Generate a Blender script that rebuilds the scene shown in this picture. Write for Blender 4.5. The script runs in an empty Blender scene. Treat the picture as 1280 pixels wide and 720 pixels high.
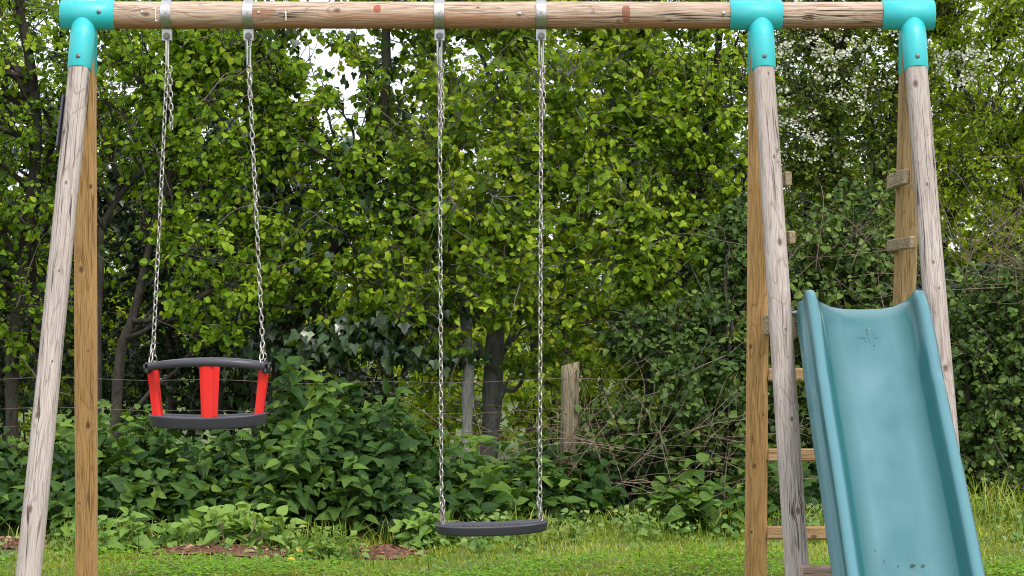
import bpy, math, random
import numpy as np
from mathutils import Vector, Matrix

rng = np.random.default_rng(11)
random.seed(11)
S = bpy.context.scene
COL = S.collection
F, HY, EYE, D0 = 3000.0, 375.0, 1.2, 9.0

def W(px, py, d):
    """point seen at photo pixel px,py when it stands d metres away"""
    return np.array([(px - 640) * d / F, d, EYE - (py - HY) * d / F])

# ------------------------------------------------------------------ objects
def link(o, parent=None):
    COL.objects.link(o)
    if parent is not None:
        o.parent = parent
    return o

def tag(o, label=None, cat=None, group=None, kind=None):
    if label: o['label'] = label
    if cat: o['category'] = cat
    if group: o['group'] = group
    if kind: o['kind'] = kind
    return o

def empty(name, loc, label, cat, group=None):
    o = bpy.data.objects.new(name, None)
    o.empty_display_size = .1
    link(o); o.location = Vector(loc)
    return tag(o, label, cat, group)

class MB:
    """collects polygons; build() makes ONE mesh object"""
    def __init__(s): s.V=[]; s.A=[]; s.L=[]; s.N=[]; s.n=0
    def add(s, v, faces, var=.5):
        v = np.asarray(v, float).reshape(-1, 3)
        s.V.append(v)
        s.A.append(np.full(len(v), var) if np.isscalar(var) else np.asarray(var, float))
        for f in faces:
            f = np.asarray(f, int)
            if f.ndim == 1: f = f[None]
            s.L.append((f + s.n).ravel()); s.N.append(np.full(len(f), f.shape[1]))
        s.n += len(v)
    def build(s, name, mat, parent=None, smooth=False, off=(0,0,0), loc=None):
        me = bpy.data.meshes.new(name)
        V = np.concatenate(s.V) - np.asarray(off, float)
        L = np.concatenate(s.L); N = np.concatenate(s.N)
        me.vertices.add(len(V)); me.vertices.foreach_set('co', V.astype(np.float32).ravel())
        me.loops.add(len(L)); me.loops.foreach_set('vertex_index', L.astype(np.int32))
        me.polygons.add(len(N))
        st = np.concatenate([[0], np.cumsum(N)[:-1]])
        me.polygons.foreach_set('loop_start', st.astype(np.int32))
        me.polygons.foreach_set('use_smooth', np.full(len(N), smooth))
        at = me.attributes.new('var', 'FLOAT', 'POINT')
        at.data.foreach_set('value', np.concatenate(s.A).astype(np.float32))
        me.update(calc_edges=True); me.validate()
        if mat: me.materials.append(mat)
        o = bpy.data.objects.new(name, me)
        link(o, parent)
        if loc is not None: o.location = Vector(loc)
        return o
    def box(s, c, size, rot=None, bevel=.003):
        """chamfered box"""
        hx, hy, hz = np.array(size) / 2
        b = min(bevel, hx*.45, hy*.45, hz*.45)
        v = []; idx = {}
        for sx in (-1,1):
            for sy in (-1,1):
                for sz in (-1,1):
                    idx[sx,sy,sz] = len(v)
                    v += [(sx*hx, sy*(hy-b), sz*(hz-b)), (sx*(hx-b), sy*hy, sz*(hz-b)), (sx*(hx-b), sy*(hy-b), sz*hz)]
        f = []
        def q(a, flip): f.append(a[::-1] if flip else a)
        for t in (-1,1):
            q([idx[t,-1,-1], idx[t,1,-1], idx[t,1,1], idx[t,-1,1]], t<0)
            q([idx[-1,t,-1]+1, idx[-1,t,1]+1, idx[1,t,1]+1, idx[1,t,-1]+1], t<0)
            q([idx[-1,-1,t]+2, idx[1,-1,t]+2, idx[1,1,t]+2, idx[-1,1,t]+2], t<0)
        for a in (-1,1):
            for c2 in (-1,1):
                k = a*c2 < 0
                q([idx[a,c2,-1], idx[a,c2,-1]+1, idx[a,c2,1]+1, idx[a,c2,1]], not k)
                q([idx[a,-1,c2], idx[a,-1,c2]+2, idx[a,1,c2]+2, idx[a,1,c2]], k)
                q([idx[-1,a,c2]+1, idx[-1,a,c2]+2, idx[1,a,c2]+2, idx[1,a,c2]+1], not k)
                for e in (-1,1):
                    i = idx[a,c2,e]; q([i, i+1, i+2], a*c2*e < 0)
        v = np.array(v)
        if rot is not None: v = v @ np.array(rot).T
        s.add(v + np.asarray(c), [np.array(x) for x in f])
    def tube(s, pts, rad, sides=8, var=.5, cap=True, flat=1.0, closed=False, jit=0):
        pts = np.asarray(pts, float); n = len(pts)
        rad = np.full(n, rad) if np.isscalar(rad) else np.asarray(rad, float)
        if closed: T = np.roll(pts,-1,0) - np.roll(pts,1,0)
        else:
            T = np.gradient(pts, axis=0)
        T /= np.linalg.norm(T, axis=1)[:,None] + 1e-9
        ref = np.array([0,0,1.]) if abs(T[0,2]) < .9 else np.array([1.,0,0])
        U = np.zeros_like(T)
        u = ref
        for i in range(n):
            u = u - T[i]*(u@T[i]); l = np.linalg.norm(u)
            if l < 1e-6:
                u = np.cross(T[i], [0.3,1,.2]); l = np.linalg.norm(u)
            u = u/l; U[i] = u
        B = np.cross(T, U)
        a = np.linspace(0, 2*math.pi, sides, endpoint=False)
        R = rad[:,None]*np.ones(sides)[None]
        if jit: R = R*(1 + jit*rng.normal(size=R.shape))
        v = pts[:,None] + R[...,None]*(np.cos(a)[None,:,None]*U[:,None]*flat + np.sin(a)[None,:,None]*B[:,None])
        m = n if closed else n-1
        i = np.arange(m)[:,None]*sides; j = ((np.arange(m)+1) % n)[:,None]*sides
        k = np.arange(sides)[None]; k2 = (k+1) % sides
        f = np.stack([i+k, i+k2, j+k2, j+k], -1).reshape(-1,4)
        fs = [f]
        if cap and not closed:
            fs += [np.arange(sides)[::-1], np.arange(sides) + (n-1)*sides]
        s.add(v.reshape(-1,3), fs, var)
    def rings(s, R, cap0=True, cap1=True, var=.5):
        """loft through equal rings of points"""
        n, k = len(R), len(R[0])
        i = np.arange(n-1)[:,None]*k; c = np.arange(k)[None]; c2 = (c+1)%k
        f = np.stack([i+c, i+c2, i+k+c2, i+k+c], -1).reshape(-1,4)
        fs = [f]
        if cap0: fs.append(np.arange(k)[::-1])
        if cap1: fs.append(np.arange(k)+(n-1)*k)
        s.add(np.array(R, float).reshape(-1,3), fs, var)

# ------------------------------------------------------------------ materials
class G:
    def __init__(s, name):
        s.m = bpy.data.materials.new(name); s.m.use_nodes = True
        s.t = s.m.node_tree; s.t.nodes.clear()
        s.out = s.n('ShaderNodeOutputMaterial')
    def n(s, typ, **kw):
        nd = s.t.nodes.new(typ)
        for k, v in kw.items():
            if k.startswith('_'): setattr(nd, k[1:], v)
        for k, v in kw.items():
            if not k.startswith('_'):
                key = int(k[1:]) if k[0]=='i' and k[1:].isdigit() else k.replace('__',' ')
                if hasattr(v, 'is_output'): s.t.links.new(v, nd.inputs[key])
                else: nd.inputs[key].default_value = v
        return nd
    def l(s, a, b): s.t.links.new(a, b)
    def math(s, op, a, b=0.0, c=None):
        kw = dict(_operation=op, i0=a, i1=b)
        if c is not None: kw['i2'] = c
        return s.n('ShaderNodeMath', **kw).outputs[0]
    def ramp(s, fac, stops, interp='LINEAR'):
        r = s.n('ShaderNodeValToRGB', Fac=fac); r.color_ramp.interpolation = interp
        el = r.color_ramp.elements
        while len(el) < len(stops): el.new(.5)
        for e, (p, c) in zip(el, stops):
            e.position = p; e.color = (c if len(c)==4 else (*c, 1)) if hasattr(c,'__len__') else (c,c,c,1)
        return r.outputs[0]
    def mix(s, fac, a, b, mode='MIX'):
        nd = s.n('ShaderNodeMix', _data_type='RGBA', _blend_type=mode)
        for i, v in ((0,fac),(6,a),(7,b)):
            if hasattr(v,'is_output'): s.l(v, nd.inputs[i])
            else: nd.inputs[i].default_value = v if not hasattr(v,'__len__') or len(v)==4 else (*v,1)
        return nd.outputs[2]
    def noise(s, vec, scale, detail=4, rough=.6, dist=0):
        return s.n('ShaderNodeTexNoise', Vector=vec, Scale=scale, Detail=detail, Roughness=rough, Distortion=dist).outputs[0]
    def principled(s, **kw): return s.n('ShaderNodeBsdfPrincipled', **kw)
    def fin(s, sh): s.l(sh, s.out.inputs[0]); return s.m

def srgb(r, g, b):
    f = lambda c: (c/255/12.92) if c/255 <= .04045 else ((c/255+.055)/1.055)**2.4
    return (f(r), f(g), f(b))

def leaf_mat(name, cols, trans=.38, tcol=(1.5,1.35,.45), rough=.5, spec=.3, vein=0, bump=None):
    g = G(name)
    v = g.n('ShaderNodeAttribute', _attribute_name='var').outputs['Fac']
    geo = g.n('ShaderNodeNewGeometry')
    k = len(cols)
    c = g.ramp(v, [(i/(k-1), c) for i, c in enumerate(cols)])
    tc = g.n('ShaderNodeTexCoord').outputs['Object']
    nz = g.noise(tc, 45, 3)
    c = g.mix(g.math('MULTIPLY', g.math('SUBTRACT', nz, .35), .5), c, (.55,.6,.4,1), 'MULTIPLY')
    under = g.mix(1.0, c, (1.15,1.15,1.25,1), 'MULTIPLY')
    c2 = g.mix(geo.outputs['Backfacing'], c, under)
    p = g.principled(Base__Color=c2, Roughness=rough)
    p.inputs['Specular IOR Level'].default_value = spec
    if bump:
        b = g.n('ShaderNodeBump', Strength=bump[1], Distance=.01, Height=g.noise(tc, bump[0], 2))
        g.l(b.outputs[0], p.inputs['Normal'])
    t = g.n('ShaderNodeBsdfTranslucent', Color=g.mix(1.0, c, (*tcol,1), 'MULTIPLY'))
    ms = g.n('ShaderNodeMixShader', Fac=trans, i1=p.outputs[0], i2=t.outputs[0])
    return g.fin(ms.outputs[0])

def bark_mat(name, c1, c2, c3):
    g = G(name)
    tc = g.n('ShaderNodeTexCoord').outputs['Object']
    mp = g.n('ShaderNodeMapping', Vector=tc, Scale=(1,1,.35)).outputs[0]
    a = g.noise(mp, 28, 6); b = g.noise(tc, 4, 3)
    c = g.ramp(a, [(.3,c1),(.65,c2)])
    c = g.mix(g.ramp(b, [(.5,0),(.68,1)]), c, c3)
    tw = g.n('ShaderNodeAttribute', _attribute_name='var').outputs['Fac']
    c = g.mix(g.math('GREATER_THAN', tw, .9), c, g.ramp(a, [(.3,(.10,.085,.065)),(.7,(.21,.185,.15))]))
    p = g.principled(Base__Color=c, Roughness=.9)
    g.l(g.n('ShaderNodeBump', Strength=1.0, Distance=.03, Height=a).outputs[0], p.inputs['Normal'])
    return g.fin(p.outputs[0])

def wood_mat(name, light, mid, dark, axis='Z', crack=1.0, under=None, stains=()):
    """weathered round timber; the grain follows the object's own axis"""
    g = G(name)
    tc0 = g.n('ShaderNodeTexCoord').outputs['Object']
    rnd = g.n('ShaderNodeObjectInfo').outputs['Random']
    off = g.n('ShaderNodeCombineXYZ', X=g.math('MULTIPLY', rnd, 13.7), Y=g.math('MULTIPLY', rnd, 7.1), Z=g.math('MULTIPLY', rnd, 31.0)).outputs[0]
    s3 = g.n('ShaderNodeSeparateXYZ', Vector=tc0)
    AX = s3.outputs[{'X':0,'Y':1,'Z':2}[axis]]; TR = s3.outputs['Z' if axis == 'X' else 'X']; TR2 = s3.outputs['Y' if axis != 'Y' else 'Z']
    trn = TR; knot = None; ring_ = None
    span = {'Z':2.3,'X':3.0,'Y':.6}[axis]
    for k in range(7):
        pz = g.math('SUBTRACT', g.math('MULTIPLY', g.math('FRACT', g.math('ADD', g.math('MULTIPLY', rnd, 5.3+3.7*k), .137*k+.05)), span), 0 if axis == 'Z' else span/2)
        px_ = g.math('MULTIPLY', g.math('SUBTRACT', g.math('FRACT', g.math('ADD', g.math('MULTIPLY', rnd, 9.1+2.3*k), .31*k)), .5), .062)
        sz = (.006,.010,.0075,.0045,.011,.006,.004)[k]
        dx = g.math('SUBTRACT', TR, px_); dz = g.math('MULTIPLY', g.math('SUBTRACT', AX, pz), .6)
        d = g.math('SQRT', g.math('ADD', g.math('MULTIPLY', dx, dx), g.math('MULTIPLY', dz, dz)))
        e = g.math('EXPONENT', g.math('MULTIPLY', g.math('POWER', g.math('DIVIDE', d, sz*2.6), 2.0), -1.0))
        trn = g.math('SUBTRACT', trn, g.math('MULTIPLY', g.math('MULTIPLY', dx, e), .85))
        km = g.ramp(g.math('DIVIDE', d, sz*2), [(.18,1),(.42,.45),(.55,0)])
        knot = km if knot is None else g.math('MAXIMUM', knot, km)
    cmb = {'Z':dict(X=trn,Y=TR2,Z=AX),'X':dict(X=AX,Y=TR2,Z=trn),'Y':dict(X=trn,Y=AX,Z=TR2)}[axis]
    tcw_ = g.n('ShaderNodeCombineXYZ', **cmb).outputs[0]
    tc = g.n('ShaderNodeVectorMath', _operation='ADD', i0=tcw_, i1=off).outputs[0]
    def st(k, a=1.0):
        sc = (k,a,a) if axis == 'X' else ((a,k,a) if axis == 'Y' else (a,a,k))
        return g.n('ShaderNodeMapping', Vector=tc, Scale=sc).outputs[0]
    fine = g.noise(st(.035), 260, 4, .6)
    low = g.noise(st(.13), 9, 2, .45, .5)
    rings = g.math('ABSOLUTE', g.math('SINE', g.math('MULTIPLY', low, 42)))
    big = g.noise(st(.5), 3.2, 3)
    c = g.ramp(fine, [(.24, dark), (.42, mid), (.56, light)])
    c = g.mix(g.ramp(rings, [(.0,.5),(.28,0.0)]), c, (*dark,1))
    c = g.mix(g.ramp(big, [(.45,.0),(.7,.45)]), c, (*mid,1))
    cn = g.noise(st(.018), 26, 3, .5)
    cr = g.ramp(g.math('ABSOLUTE', g.math('SUBTRACT', cn, .5)), [(.003,.9),(.011,0)])
    cm = g.ramp(g.noise(st(.4), 5.0, 2), [(.46,0),(.56,crack)])
    cr = g.math('MULTIPLY', cr, cm)
    c = g.mix(cr, c, (.022,.016,.012,1))
    c = g.mix(g.math('MULTIPLY', knot, .85), c, (.085,.045,.026,1))
    sep = g.n('ShaderNodeSeparateXYZ', Vector=tc0)
    if under:
        un = g.math('ADD', g.math('MULTIPLY', sep.outputs['Z'], -14), g.math('MULTIPLY', g.math('SUBTRACT', low, .5), 1.6))
        c = g.mix(g.ramp(un, [(-.0,0),(.6,.8)]), c, (*under,1))
    for (x0, z0, rx, rz, col) in stains:
        dx = g.math('DIVIDE', g.math('SUBTRACT', sep.outputs['X'], x0), rx)
        dz = g.math('DIVIDE', g.math('SUBTRACT', sep.outputs['Z'], z0), rz)
        dd = g.math('ADD', g.math('POWER', g.math('ABSOLUTE', dx), 4.0), g.math('POWER', g.math('ABSOLUTE', dz), 4.0))
        dd = g.math('ADD', dd, g.math('MULTIPLY', g.math('SUBTRACT', g.noise(tc0, 60, 3), .5), 2.4))
        fr = g.math('LESS_THAN', sep.outputs['Y'], 0.0)
        c = g.mix(g.math('MULTIPLY', g.ramp(dd, [(.6,.8),(1.0,0)]), fr), c, (*col,1))
    p = g.principled(Base__Color=c, Roughness=.85)
    p.inputs['Specular IOR Level'].default_value = .2
    h = g.math('SUBTRACT', g.math('ADD', g.math('MULTIPLY', fine, .5), g.math('MULTIPLY', rings, .25)), g.math('MULTIPLY', cr, 2.0))
    g.l(g.n('ShaderNodeBump', Strength=.55, Distance=.004, Height=h).outputs[0], p.inputs['Normal'])
    return g.fin(p.outputs[0])

def plastic_mat(name, col, rough=.4, var=.15, scuff=None, spec=.5, bump=0):
    g = G(name)
    tc = g.n('ShaderNodeTexCoord').outputs['Object']
    nz = g.noise(tc, 6, 5, .6)
    c = g.mix(g.math('MULTIPLY', g.math('SUBTRACT', nz, .4), var*4), (*col,1), (*[x*.72 for x in col],1))
    if scuff:
        mp = g.n('ShaderNodeMapping', Vector=tc, Scale=scuff[0]).outputs[0]
        sn = g.noise(mp, scuff[1], 4, .6)
        c = g.mix(g.ramp(sn, [(.42,0),(.72,scuff[3])]), c, (*scuff[2],1))
    p = g.principled(Base__Color=c, Roughness=g.ramp(nz, [(.3,rough*.8),(.7,min(1,rough*1.3))]))
    p.inputs['Specular IOR Level'].default_value = spec
    if bump: g.l(g.n('ShaderNodeBump', Strength=bump, Distance=.003, Height=g.noise(tc, 120, 3)).outputs[0], p.inputs['Normal'])
    return g.fin(p.outputs[0])

def metal_mat(name, col, rough, rust=.0):
    g = G(name)
    tc = g.n('ShaderNodeTexCoord').outputs['Object']
    nz = g.noise(tc, 40, 5)
    c = g.ramp(nz, [(.3, [x*.7 for x in col]), (.65, col)])
    rm = g.math('MULTIPLY', g.ramp(g.noise(tc, 14, 4), [(.55,0),(.68,1)]), rust)
    c = g.mix(rm, c, (.16,.07,.035,1))
    p = g.principled(Base__Color=c, Roughness=g.ramp(nz, [(.3,rough*1.4),(.7,rough)]), Metallic=g.math('SUBTRACT', 1.0, g.math('MULTIPLY', rm, .8)))
    return g.fin(p.outputs[0])

GREYPINK = srgb(196,176,168)
M = {}
M['wood_front'] = wood_mat('weathered_wood', srgb(174,163,156), srgb(148,135,128), srgb(102,87,78))
M['wood_rear'] = wood_mat('brown_wood', srgb(194,154,104), srgb(168,126,82), srgb(110,76,46), crack=.6)
M['wood_dull'] = wood_mat('dull_brown_wood', srgb(170,144,106), srgb(142,116,80), srgb(96,74,50), crack=.6)
M['wood_beam'] = wood_mat('beam_wood', srgb(188,168,151), srgb(154,131,112), srgb(92,70,54), axis='X', under=srgb(168,104,66),
    stains=[((472-640)/333.3, .018, .014, .016, srgb(150,62,40)), ((782-640)/333.3, .0, .016, .03, srgb(128,72,52)),
            ((330-640)/333.3, .0, .05, .02, srgb(150,110,86))])
M['wood_x'] = wood_mat('plank_wood', srgb(178,150,112), srgb(146,114,78), srgb(90,64,42), axis='X', crack=.5)
M['wood_bar'] = wood_mat('grey_plank_wood', srgb(176,152,138), srgb(146,118,104), srgb(96,70,56), axis='X')
M['wood_y'] = wood_mat('side_plank_wood', srgb(158,142,116), srgb(126,110,86), srgb(80,66,50), axis='Y', crack=.8)
M['wood_post'] = wood_mat('old_post_wood', srgb(132,122,100), srgb(104,94,74), srgb(60,52,40))
M['teal'] = plastic_mat('turquoise_plastic', (.020,.44,.47), .46, .16, scuff=((1,1,1), 26, (.10,.42,.42), .5), bump=.1)
def slide_mat():
    g = G('faded_teal_plastic')
    tc = g.n('ShaderNodeTexCoord').outputs['Object']
    x = g.math('ABSOLUTE', g.n('ShaderNodeSeparateXYZ', Vector=tc).outputs[0])
    mp = g.n('ShaderNodeMapping', Vector=tc, Scale=(2.0,1.0,1.0)).outputs[0]
    a = g.noise(mp, 3.3, 2, .5); st = g.noise(g.n('ShaderNodeMapping', Vector=tc, Scale=(1,.04,.04)).outputs[0], 60, 4)
    fine = g.noise(tc, 9, 5)
    c = g.mix(g.math('MULTIPLY', fine, .5), (.010,.088,.094,1), (.016,.118,.125,1))
    bedm = g.ramp(g.math('ADD', x, g.math('MULTIPLY', g.math('SUBTRACT', a, .5), .05)), [(.088,1),(.140,0)])  # bed paler from sliding wear; darker walls also carry shade in their colour
    w_ = g.math('ADD', g.ramp(a, [(.30,.22),(.72,.58)]), g.math('MULTIPLY', g.math('SUBTRACT', st, .5), .14))
    c = g.mix(g.math('MULTIPLY', bedm, w_), c, (.125,.252,.298,1))
    rim = g.ramp(x, [(.172,0),(.180,.45),(.206,.45),(.214,.08)])
    c = g.mix(rim, c, (.12,.275,.33,1))
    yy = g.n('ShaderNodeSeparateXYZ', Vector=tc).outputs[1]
    c = g.mix(g.math('MULTIPLY', g.math('GREATER_THAN', yy, .8515), .6), c, (.5,.6,.62,1))  # bright highlight along the top lip, painted into the colour
    p = g.principled(Base__Color=c, Roughness=g.ramp(a, [(.3,.22),(.7,.36)]))
    g.l(g.n('ShaderNodeBump', Strength=.12, Distance=.004, Height=fine).outputs[0], p.inputs['Normal'])
    return g.fin(p.outputs[0])
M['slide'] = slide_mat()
M['rubber'] = plastic_mat('dark_rubber', (.041,.038,.050), .36, .3, bump=.15)
M['red'] = plastic_mat('red_plastic', (.70,.016,.012), .38, .22, bump=.1)
M['steel'] = metal_mat('galvanised_steel', (.52,.51,.50), .34, .25)
M['bolt'] = metal_mat('dull_bolt_steel', (.20,.19,.185), .42, .4)
M['chain'] = metal_mat('chain_steel', (.52,.48,.46), .36, .4)
M['hook'] = metal_mat('hook_steel', (.62,.58,.55), .35, .8)
M['white'] = plastic_mat('white_paint', (.8,.79,.76), .6)
M['dark'] = plastic_mat('dark_plate', (.028,.026,.045), .4)

# ------------------------------------------------------------------ play set
def orient(a, b):
    """matrix with local Z running from a to b"""
    a, b = Vector(a), Vector(b)
    z = (b-a).normalized()
    x = Vector((1,0,0)); x = (x - z*x.dot(z)).normalized()
    y = z.cross(x)
    m = Matrix((x,y,z)).transposed().to_4x4(); m.translation = a
    return m

root = empty('swing_set', (0, D0, 0), 'timber swing frame with round beam, turquoise plastic corner joints and six splayed legs', 'swing set')
RB = Vector((0, D0, 0))
def place(o, m, parent=root):
    o.parent = parent
    o.matrix_local = Matrix.Translation(-RB) @ m if parent is root else m
    return o

ZB = EYE + (HY-19)/333.33
XL, XR = (79-640)/333.33, (1165-640)/333.33
# beam
mb = MB(); n = 40; xs = np.linspace(XL, XR, 60); R = []
for x in xs:
    r = .0522 - .0035*(x-XL)/(XR-XL)
    a = np.linspace(0, 2*math.pi, n, endpoint=False)
    rr = r*(1 + .012*np.sin(a*2+x*1.3) + .008*np.sin(5*x+a))
    R.append(np.stack([np.full(n, x), -rr*np.sin(a), rr*np.cos(a)], -1))
mb.rings(R)
place(mb.build('beam', M['wood_beam'], None, True), Matrix.Translation((0, D0, ZB)))

def leg(top, foot, r0, r1, mat, square=0, bow=0):
    L = (Vector(foot)-Vector(top)).length
    mb = MB(); n = 32; R = []
    ph = rng.uniform(0, 6)
    for t in np.linspace(0, 1, 36):
        a = np.linspace(0, 2*math.pi, n, endpoint=False)
        r = (r0 + (r1-r0)*t)*(1 + .010*np.sin(t*9+ph) + .006*np.sin(t*31+ph*2) + .012*np.sin(2*a+ph))
        e = 2 + square
        k = (np.abs(np.cos(a))**e + np.abs(np.sin(a))**e)**(-1/e)
        R.append(np.stack([r*k*np.cos(a) + bow*math.sin(math.pi*t), r*k*np.sin(a), np.full(n, t*L)], -1))
    mb.rings(R)
    o = mb.build('leg', mat, None, True)
    return place(o, orient(top, foot))

def cyl(mb, a, b, r, sides=36, r2=None, lip=.0):
    a = np.asarray(a, float); b = np.asarray(b, float)
    pts = np.array([a, a+(b-a)*.004, b-(b-a)*.004, b]); r2 = r if r2 is None else r2
    mb.tube(pts, [r-.002, r, r2, r2-.002], sides)

AF = .80
frames = [  # x at beam, joint x0, x1, foot x front, rear, rear material
    (-1.602, 77, 144, -1.69, -1.736, M['wood_rear']),
    (.931, 912, 977, 1.000, .993, M['wood_rear']),
    (1.500, 1102, 1167, 1.552, 1.567, M['wood_dull'])]
LEGS = []
for i, (xt, j0, j1, xf, xr, rm) in enumerate(frames):
    top = np.array([xt, D0, ZB]); ft = np.array([xf, D0-AF, -.12]); rt = np.array([xr, D0+AF, -.12])
    tpf = top + (ft-top)*.03; tpr = top + (rt-top)*.03
    leg(tpf, ft, .0395, .0435, M['wood_front'], .5)
    leg(tpr, rt, .0405, .0425, rm, 2.2)
    LEGS.append((top, ft, rt))
    mb = MB()
    cyl(mb, ((j0-640)/333.33, D0, ZB), ((j1-640)/333.33, D0, ZB), .0555, 44)
    for foot in (ft, rt):
        u = (foot-top)/np.linalg.norm(foot-top)
        pts = np.array([top+u*s for s in (.0, .1, .222, .225)])
        mb.tube(pts, [.047,.0468,.0448,.0425], 36)
        # collar round the sleeve where it leaves the beam tube
    # web between the two sleeves
    jt = mb.build('corner_joint', M['teal'], root, True, off=(0, D0, 0))
    bm = MB()
    uf = (ft-top)/np.linalg.norm(ft-top)
    fr = np.array([0, -uf[2]*-1, uf[1]*-1]);
    nf = np.cross(np.array([1,0,0]), uf); nf = nf if nf[1] < 0 else -nf; nf /= np.linalg.norm(nf)
    pb = top + uf*.188 + nf*.0455
    bm.tube([pb-nf*.002, pb+nf*.0025, pb+nf*.0045], [.0085,.0085,.006], 14)
    bm.tube([pb+nf*.0043, pb+nf*.0052], [.0035,.0035], 6)
    bm.build('bolt', M['bolt'], jt, True, off=(0, D0, 0)); bm = MB()
    p2 = np.array([xt+(.062 if i == 0 else -.068 if i==2 else .07), D0-.0545, ZB+.006])
    if i == 0:
        bm.tube([p2+[0,.003,0], p2-[0,.003,0], p2-[0,.005,0]], [.008,.008,.005], 14)
        bm.build('bolt', M['bolt'], jt, True, off=(0, D0, 0))

# rungs between the rear legs and boards on the frame sides
def at_z(i, rear, z):
    top, ft, rt = LEGS[i]; b = rt if rear else ft
    t = (ZB - z)/(ZB - b[2]); return top + (b-top)*t
for z in (.905, .582, .262):
    a = at_z(1, True, z); b = at_z(2, True, z)
    mb = MB(); w = b[0]-a[0]-.078
    mb.box((0,0,0), (w, .085, .052), bevel=.006)
    o = mb.build('rung', M['wood_x'], root); o.location = ((a[0]+b[0])/2, a[1]-D0, z)
    o.rotation_euler = (math.radians(-3), 0, 0)
for (i, side, z, d0, d1, h) in [(2,-1,1.655,8.83,9.30,.062),(2,-1,1.41,8.72,9.36,.05),(1,1,1.645,8.80,9.30,.058),(1,1,1.428,8.72,9.36,.052),
                               (1,1,1.105,8.60,9.48,.088),(1,0,1.108,8.74,9.05,.082),(2,-1,1.105,8.60,9.48,.088)]:
    p = at_z(i, False, z); q = at_z(i, True, z)
    x = (p[0]+q[0])/2 + side*(.0435+.0135)
    mb = MB(); mb.box((0,0,0), (.025, d1-d0, h*.9), bevel=.004)
    o = mb.build('side_board', M['wood_y'], root)
    o.location = (x, (d0+d1)/2-D0, z)
    o.rotation_euler = (0, 0, math.radians((-1.5, 1.2, 2.0)[int(z*100) % 3]))
mb = MB(); mb.box((0,0,0), (.60, .04, .052), bevel=.008)
o = mb.build('cross_board', M['wood_bar'], root); o.location = (1.285, 8.222-D0-.03, .268)
mb = MB(); mb.tube([(-.25,0,0),(.25,0,0)], .011, 12)
o = mb.build('slide_bar', M['steel'], root, True); o.location = (1.26, 8.68-D0, 1.148)
# dark plate on the outer side of the left front leg
mb = MB(); mb.box((0,0,0), (.008, .09, .21), bevel=.002)
o = mb.build('side_plate', M['dark'], root)
p = at_z(0, False, 1.2+218/337); o.location = (p[0]-.047, p[1]-D0+.01, p[2]); o.rotation_euler = (math.radians(-20), math.radians(3), 0)
# white paint marks and small screws on the beam
for px, kind in ((197,0),(359,1)):
    x = (px-640)/333.33; mb = MB()
    for (dx, z, w, h) in ([(0,.000,.0035,.045),(-.004,.02,.010,.004),(.004,-.026,.010,.004)] if kind == 0 else [(0,-.008,.004,.028),(.0,.006,.008,.004),(0,-.022,.008,.004)]):
        for s in np.linspace(-.5,.5,5):
            zz = z + s*h
            y = -math.sqrt(.0535**2 - zz**2)
            mb.box((x+dx, y, zz), (w, .0016, h/4), bevel=.0003)
    o = mb.build('paint_mark', M['white'], root); o.location = (0, 0, ZB)
for px, dz in ((180,.006),(325,.004),(648,.0),(650,-.0),(903,.002)):
    x = (px-640)/333.33; mb = MB()
    mb.tube([(x,-.05,dz),(x,-.0535,dz),(x,-.0545,dz)], [.006,.006,.004], 10)
    o = mb.build('screw', M['hook'], root, True); o.location = (0, 0, ZB)
# hanger straps
HX = [(209-640)/333.33, (311-640)/333.33, (549.5-640)/333.33, (676.5-640)/333.33]
for x in HX:
    mb = MB(); w = .0185; R = []
    rs = .0555
    a = np.linspace(math.radians(-78), math.radians(258), 44)
    outer = [(rs*math.cos(t), rs*math.sin(t)) for t in a]
    prof = [( .012,-.095)] + [(.0115,-.062)] + outer + [(-.0115,-.062), (-.012,-.095)]
    # a strap of 3 mm steel: offset the profile inward
    P = np.array(prof)
    T = np.gradient(P, axis=0); T /= np.linalg.norm(T, axis=1)[:,None]
    Nn = np.stack([-T[:,1], T[:,0]], -1)
    Q = P + Nn*.0028
    ring = []
    for p, q in zip(P, Q):
        ring.append([(x-w, p[0], p[1]), (x+w, p[0], p[1]), (x+w, q[0], q[1]), (x-w, q[0], q[1])])
    mb.rings(ring)
    st = mb.build('hanger_strap', M['steel'], root); st.location = (0, 0, ZB)
    bm = MB()
    bm.tube([(x,.02,-.080),(x,-.016,-.080),(x,-.0162,-.080),(x,-.0175,-.080),(x,-.0176,-.080),(x,-.024,-.080)], [.006,.006,.0135,.0135,.0085,.008], 16)
    bm.build('bolt', M['bolt'], st)
    bm = MB(); bm.tube([(x,-.0545,.004),(x,-.058,.004)], [.005,.004], 10)
    bm.build('screw', M['hook'], st)

# ------------------------------------------------------------------ swings
def stadium(L, Wd, wire, n=5):
    """closed loop path of one chain link, long axis z, in the xz plane"""
    r = (Wd - wire)/2; h = (L - wire)/2 - r
    p = [(r*math.cos(t), 0, h + r*math.sin(t)) for t in np.linspace(0, math.pi, n)]
    p += [(r*math.cos(t), 0, -h + r*math.sin(t)) for t in np.linspace(math.pi, 2*math.pi, n)]
    return np.array(p)

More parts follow.
